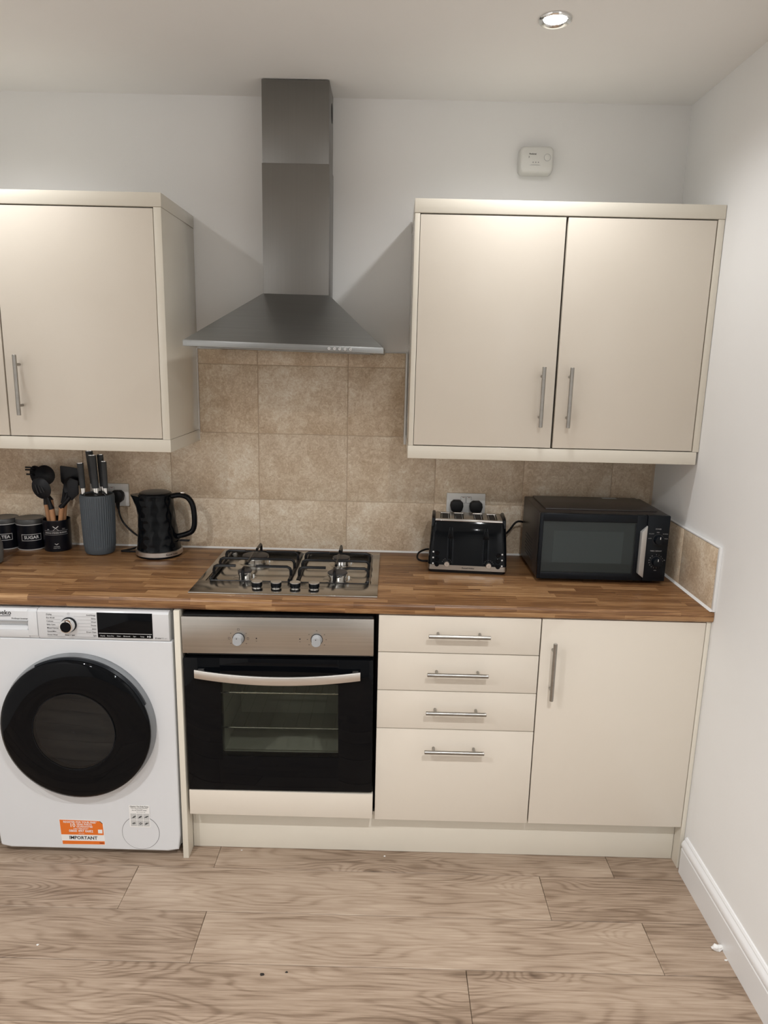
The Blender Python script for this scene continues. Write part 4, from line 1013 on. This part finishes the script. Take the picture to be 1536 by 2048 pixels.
for s, kxx in ((-1, -0.0715), (1, 0.0735)):
    z = 0.0345
    G().lathe([(0.0115, -0.003), (0.0115, 0.0020)], (TO.x + kxx, fy(z), ZT + z), (0, -1, 0), 24).build('knob_collar', M['blk2'], to)
    kn = G().lathe([(0.0092, 0.002), (0.0096, 0.004), (0.0096, 0.0110), (0.0084, 0.0125)], (TO.x + kxx, fy(z), ZT + z), (0, -1, 0), 30, rf=lambda r, h, t: r * (1 + 0.03 * math.cos(15 * t))).build('browning_knob', M['alu'], to)
    G().text('3', 0.007, face_y(fy(z) - 0.0127, TO.x + kxx, ZT + z)).build('numeral', M['greyink'], kn)
    g = G()
    for k in range(7):
        a = math.radians(20 + 23 * k); r = 0.0165
        g.lathe([(0.0008, 0), (0.0008, 0.0008)], (TO.x + kxx + r * math.cos(a), fy(z + r * math.sin(a)) - 0.0002, ZT + z + r * math.sin(a)), (0, -1, 0), 6)
    g.build('dial_marks', M['dimink'], bd)
    for j, z in enumerate((0.070, 0.050, 0.030)):
        G().lathe([(0.0078, -0.002), (0.0078, 0.0028), (0.0066, 0.0040)], (TO.x + s * 0.1060, fy(max(z, 0.0292)), ZT + z), (0, -1, 0), 24).build('button', M['blk'], to)
        G().text(('^', '*', '-')[j] if False else 'o', 0.010, face_y(fy(z + 0.004) - 0.0012, TO.x + s * 0.1195, ZT + z + 0.004), bold=0.06).lathe([(0.0022, 0), (0.0022, 0.0005)], (TO.x + s * 0.1195, fy(z + 0.004) - 0.0008, ZT + z + 0.004), (0, -1, 0), 10).build('symbol', M['wink'], bd)
G().text('Russell Hobbs', 0.0075, face_y(TO.y - 0.0864, TO.x + 0.003, ZT + 0.0205), bold=0.02).build('lettering', M['ink'], to)
to.rotation_euler = (0, 0, -0.075)
# toaster cord loop on the left, plug behind
def unrot(g):
    Rz = Matrix.Rotation(0.075, 3, 'Z')
    for v in g.bm.verts: v.co = TO + Rz @ (v.co - TO)
    return g
plug(to, 0.8795, 1.0905, -0.0132, 1.02, fix=unrot)
unrot(G().tube([(0.8815, -0.029, 1.046), (0.885, -0.040, 1.02), (0.860, -0.050, 0.980), (0.800, -0.050, 0.935), (0.765, -0.060, 0.930), (0.740, -0.080, 0.922), (0.735, -0.105, 0.9090), (0.750, -0.125, 0.9050), (0.785, -0.125, 0.9045)], 0.0036, 8, smooth=6)).build('power_cord', M['blkm'], to)

# ------------------------------------------------------------------ microwave
mw = thing('microwave', 'black compact microwave oven with two dials and a silver handle in the corner', 'microwave', (1.347, -0.18, ZT))
MX0, MX1, MY0, MY1, MZ0, MZ1 = 1.1290, 1.5620, -0.3180, -0.0400, ZT + 0.0130, 1.1400
G().box(MX0, MX1, MY0, MY1, MZ0, MZ1, 0.004).build('casing', M['mwbody'], mw)
G().box(MX0 + 0.028, MX1 - 0.024, MY0 + 0.040, MY1 - 0.012, MZ1 - 0.0005, MZ1 + 0.0055, 0.003).build('raised_top', M['mwbody'], mw)
G().box(1.4080, 1.4600, -0.0830, -0.0600, MZ1 + 0.0056, MZ1 + 0.0060).build('rating_label', M['lgrey'], mw)
for x in (MX0 + 0.03, MX1 - 0.03):
    for y in (MY0 + 0.03, MY1 - 0.03): G().cyl((x, y, ZT + 0.0005), (x, y, MZ0 + 0.001), 0.011, seg=14).build('foot', M['blkm'], mw)
g = G()
for i in range(9):
    for j in range(7):
        y = -0.235 + i * 0.014 + (j % 2) * 0.007; z = 0.952 + j * 0.0115
        g.lathe([(0.0035, 0), (0.0035, 0.0008)], (MX0 + 0.0003, y, z), (-1, 0, 0), 8)
g.build('side_vents', M['ink'], mw)
DX1 = 1.4860
g = G(); wx0, wx1, wz0, wz1 = 1.1420, 1.4500, 0.9370, 1.1120
ya, yb = -0.3390, MY0 - 0.0004
g.box(MX0, wx0, ya, yb, MZ0, MZ1, 0.003); g.box(wx1, DX1 - 0.0010, ya, yb, MZ0, MZ1, 0.003)
g.box(wx0 - .004, wx1 + .004, ya, yb, MZ0, wz0, 0.003); g.box(wx0 - .004, wx1 + .004, ya, yb, wz1, MZ1, 0.003)
md = g.build('door', M['blk2'], mw)
G().box(wx0 - 0.002, wx1 + 0.002, ya + 0.0012, ya + 0.0042, wz0 - 0.002, wz1 + 0.002).build('window_pane', M['micwin'], md)
G().box(wx0 - 0.002, wx1 + 0.002, ya + 0.0125, ya + 0.0145, wz0 - 0.002, wz1 + 0.002).build('screen_border', M['meshd'], md)
G().box(1.1800, 1.4140, ya + 0.0105, ya + 0.0124, 0.9690, 1.0790).build('screen', M['mesh'], md)
g = G().hexa([(1.4640, ya - 0.022, 0.9430), (1.4850, ya - 0.010, 0.9270), (1.4850, ya - 0.0002, 0.9270), (1.4640, ya - 0.0002, 0.9430),
              (1.4640, ya - 0.022, 1.0860), (1.4850, ya - 0.010, 1.1060), (1.4850, ya - 0.0002, 1.1060), (1.4640, ya - 0.0002, 1.0860)], 0.0012)
mh = g.build('handle', M['silverp'], md)
cpn = G().box(DX1 + 0.0005, MX1, ya, yb, MZ0, MZ1, 0.003).build('control_panel', M['blk2'], mw)
for kx, kz in ((1.5265, 1.0590), (1.5265, 0.9830)):
    G().lathe([(0.0185, 0), (0.0185, 0.0015)], (kx, ya - 0.0001, kz), (0, -1, 0), 30).build('dial_recess', M['ink'], cpn)
    d = G().lathe([(0.0165, 0), (0.0155, 0.017), (0.0148, 0.0185), (0.0135, 0.0190)], (kx, ya - 0.0016, kz), (0, -1, 0), 32).build('dial', M['blk2'], cpn)
    G().box(kx - 0.0009, kx + 0.0009, ya - 0.0212, ya - 0.0204, kz + 0.0045, kz + 0.0125).build('pointer', M['paper'], d)
yp = ya - 0.0003
g = G().text('POWER', 0.0055, face_y(yp, 1.5245, 1.0945), bold=0.02).text('MED', 0.0050, face_y(yp, 1.5245, 1.0830)).text('M.LOW', 0.0050, face_y(yp, 1.5030, 1.0780)).text('M.HIGH', 0.0050, face_y(yp, 1.5490, 1.0780)).text('LOW', 0.0050, face_y(yp, 1.4985, 1.0620)).text('HIGH', 0.0050, face_y(yp, 1.5525, 1.0620))
g.text('TIMER / DEFROST', 0.0050, face_y(yp, 1.5230, 1.0190), bold=0.02)
for k, s in enumerate(['0', '1', '2', '3', '4', '5', '6', '7', '8', '9', '10', '15', '20', '25', '30', '35']):
    a = math.radians(90 - 21.5 * k); g.text(s, 0.0048, face_y(yp, 1.5265 + 0.0232 * math.cos(a), 0.9830 + 0.0232 * math.sin(a)))
g.text('kg', 0.005, face_y(yp, 1.5545, 0.9880)).text('MIN', 0.0045, face_y(yp, 1.5265, 0.9515))
g.build('lettering', M['dimink'], cpn)
pm = thing('power_plug', 'black plug at the right of the socket behind the toaster, feeding the microwave', 'plug', (0.952, -0.02, 1.083))
plug(pm, 0.9520, 1.0885, -0.0132, 1.02)
G().tube([(0.954, -0.029, 1.044), (0.960, -0.038, 1.02), (0.990, -0.045, 0.985), (1.030, -0.045, 0.975), (1.070, -0.050, 1.000), (1.098, -0.056, 1.040), (1.120, -0.050, 1.045), (1.145, -0.030, 1.030), (1.160, -0.026, 1.0)], 0.0038, 8, smooth=6).build('power_cord', M['blkm'], pm)

# ------------------------------------------------------------------ alarm on the wall
al = thing('carbon_monoxide_alarm', 'small white rounded alarm box high on the wall above the right cabinet', 'alarm', (1.0985, 0.0, 2.306))
ax0, ax1, az0, az1 = 1.0395, 1.1575, 2.2590, 2.3480
def apoly(i, r): return [(p[0], p[1]) for p in rpoly(ax0 + i, ax1 - i, az0 + i, az1 - i, r, 6)]
def aring(i, r, y): return [Vector((p[0], y, p[1])) for p in apoly(i, r)]
ab = G().rings([aring(0.001, 0.018, YB - 0.0002), aring(0.0, 0.018, 0.004), aring(0.002, 0.017, -0.028), aring(0.0055, 0.015, -0.0335), aring(0.009, 0.013, -0.0350)]).build('housing', M['alarm'], al, 50)
bcx, bcz = 1.1335, 2.3105
G().lathe([(0.0105, 0), (0.0105, 0.0010), (0.0095, 0.0016)], (bcx, -0.0351, bcz), (0, -1, 0), 30).build('test_button', M['alarm'], al)
G().ring((bcx, -0.0351, bcz), (0, -1, 0), 0.0106, 0.0114, 0.0004, 36).build('button_gap', M['greyink'], al)
for x in (1.0860, 1.0950, 1.1040): G().lathe([(0.0018, 0), (0.0018, 0.0006)], (x, -0.0351, 2.2945), (0, -1, 0), 12).build('indicator_light', M['greyink'], al)
G().text('FireAngel', 0.0062, face_y(-0.0353, 1.0835, 2.3205), bold=0.03).build('lettering', M['ink'], al)
G().prism([(1.0705, 2.3150), (1.0725, 2.3110), (1.0705, 2.3070)], 'y', -0.0354, -0.035).build('sounder_slot', M['ink'], al)
G().box(1.0745, 1.1110, -0.0353, -0.035, 2.2853, 2.2859).box(1.0800, 1.1070, -0.0353, -0.035, 2.2866, 2.2871).build('small_print', M['greyink'], al)

# ------------------------------------------------------------------ litter on the floor
def scrap(name, label, cat, x, y, s, m, n=7, flat=0.5, seed=1):
    r = random.Random(seed); b = bmesh.new()
    bmesh.ops.create_icosphere(b, subdivisions=2, radius=1)
    for v in b.verts:
        k = 1 + r.uniform(-0.45, 0.35); v.co = Vector((v.co.x * s * k * 1.5, v.co.y * s * k, max(v.co.z * s * flat * k + s * flat * 0.7, 0.0)))
    g = G(); g._merge(b)
    me = g.mesh(ang=10); o = put(name, me, m, None, (x, y, 0.0004))
    return tag(o, label, cat)
scrap('paper_scrap', 'torn white paper scrap on the floor against the skirting board', 'paper scrap', 1.590, -0.921, 0.0095, M['paper'], seed=3, flat=1.0)
scrap('paper_crumb', 'tiny white crumb on the floor beside the torn paper scrap', 'crumb', 1.5985, -0.957, 0.0030, M['paper'], seed=4)
scrap('dark_crumb', 'larger black crumb on the oak floor in front of the oven', 'crumb', 0.312, -1.0464, 0.0038, M['debris'], seed=5)
scrap('dark_crumb', 'smaller black crumb on the oak floor right of the larger one', 'crumb', 0.3765, -1.0364, 0.0026, M['debris'], seed=6)
scrap('white_crumb', 'white crumb on the floor close to the plinth below the oven', 'crumb', 0.1558, -0.5560, 0.0020, M['paper'], seed=8)
scrap('white_crumb', 'white crumb on the floor close to the plinth below the drawers', 'crumb', 0.6373, -0.5668, 0.0024, M['paper'], seed=9)
scrap('white_crumb', 'white crumb on the floorboard in front of the washing machine', 'crumb', -0.332, -0.968, 0.0024, M['paper'], seed=10)

# printed text, marks and wires too fine to pick apart
for o in list(COL.objects):
    if o.name.split('.')[0] in ('printed_marks', 'printed_lines', 'slot_wires', 'side_vents', 'dial_marks', 'small_print', 'picture_boxes', 'lettering', 'white_lettering', 'black_lettering'):
        o['kind'] = 'stuff'
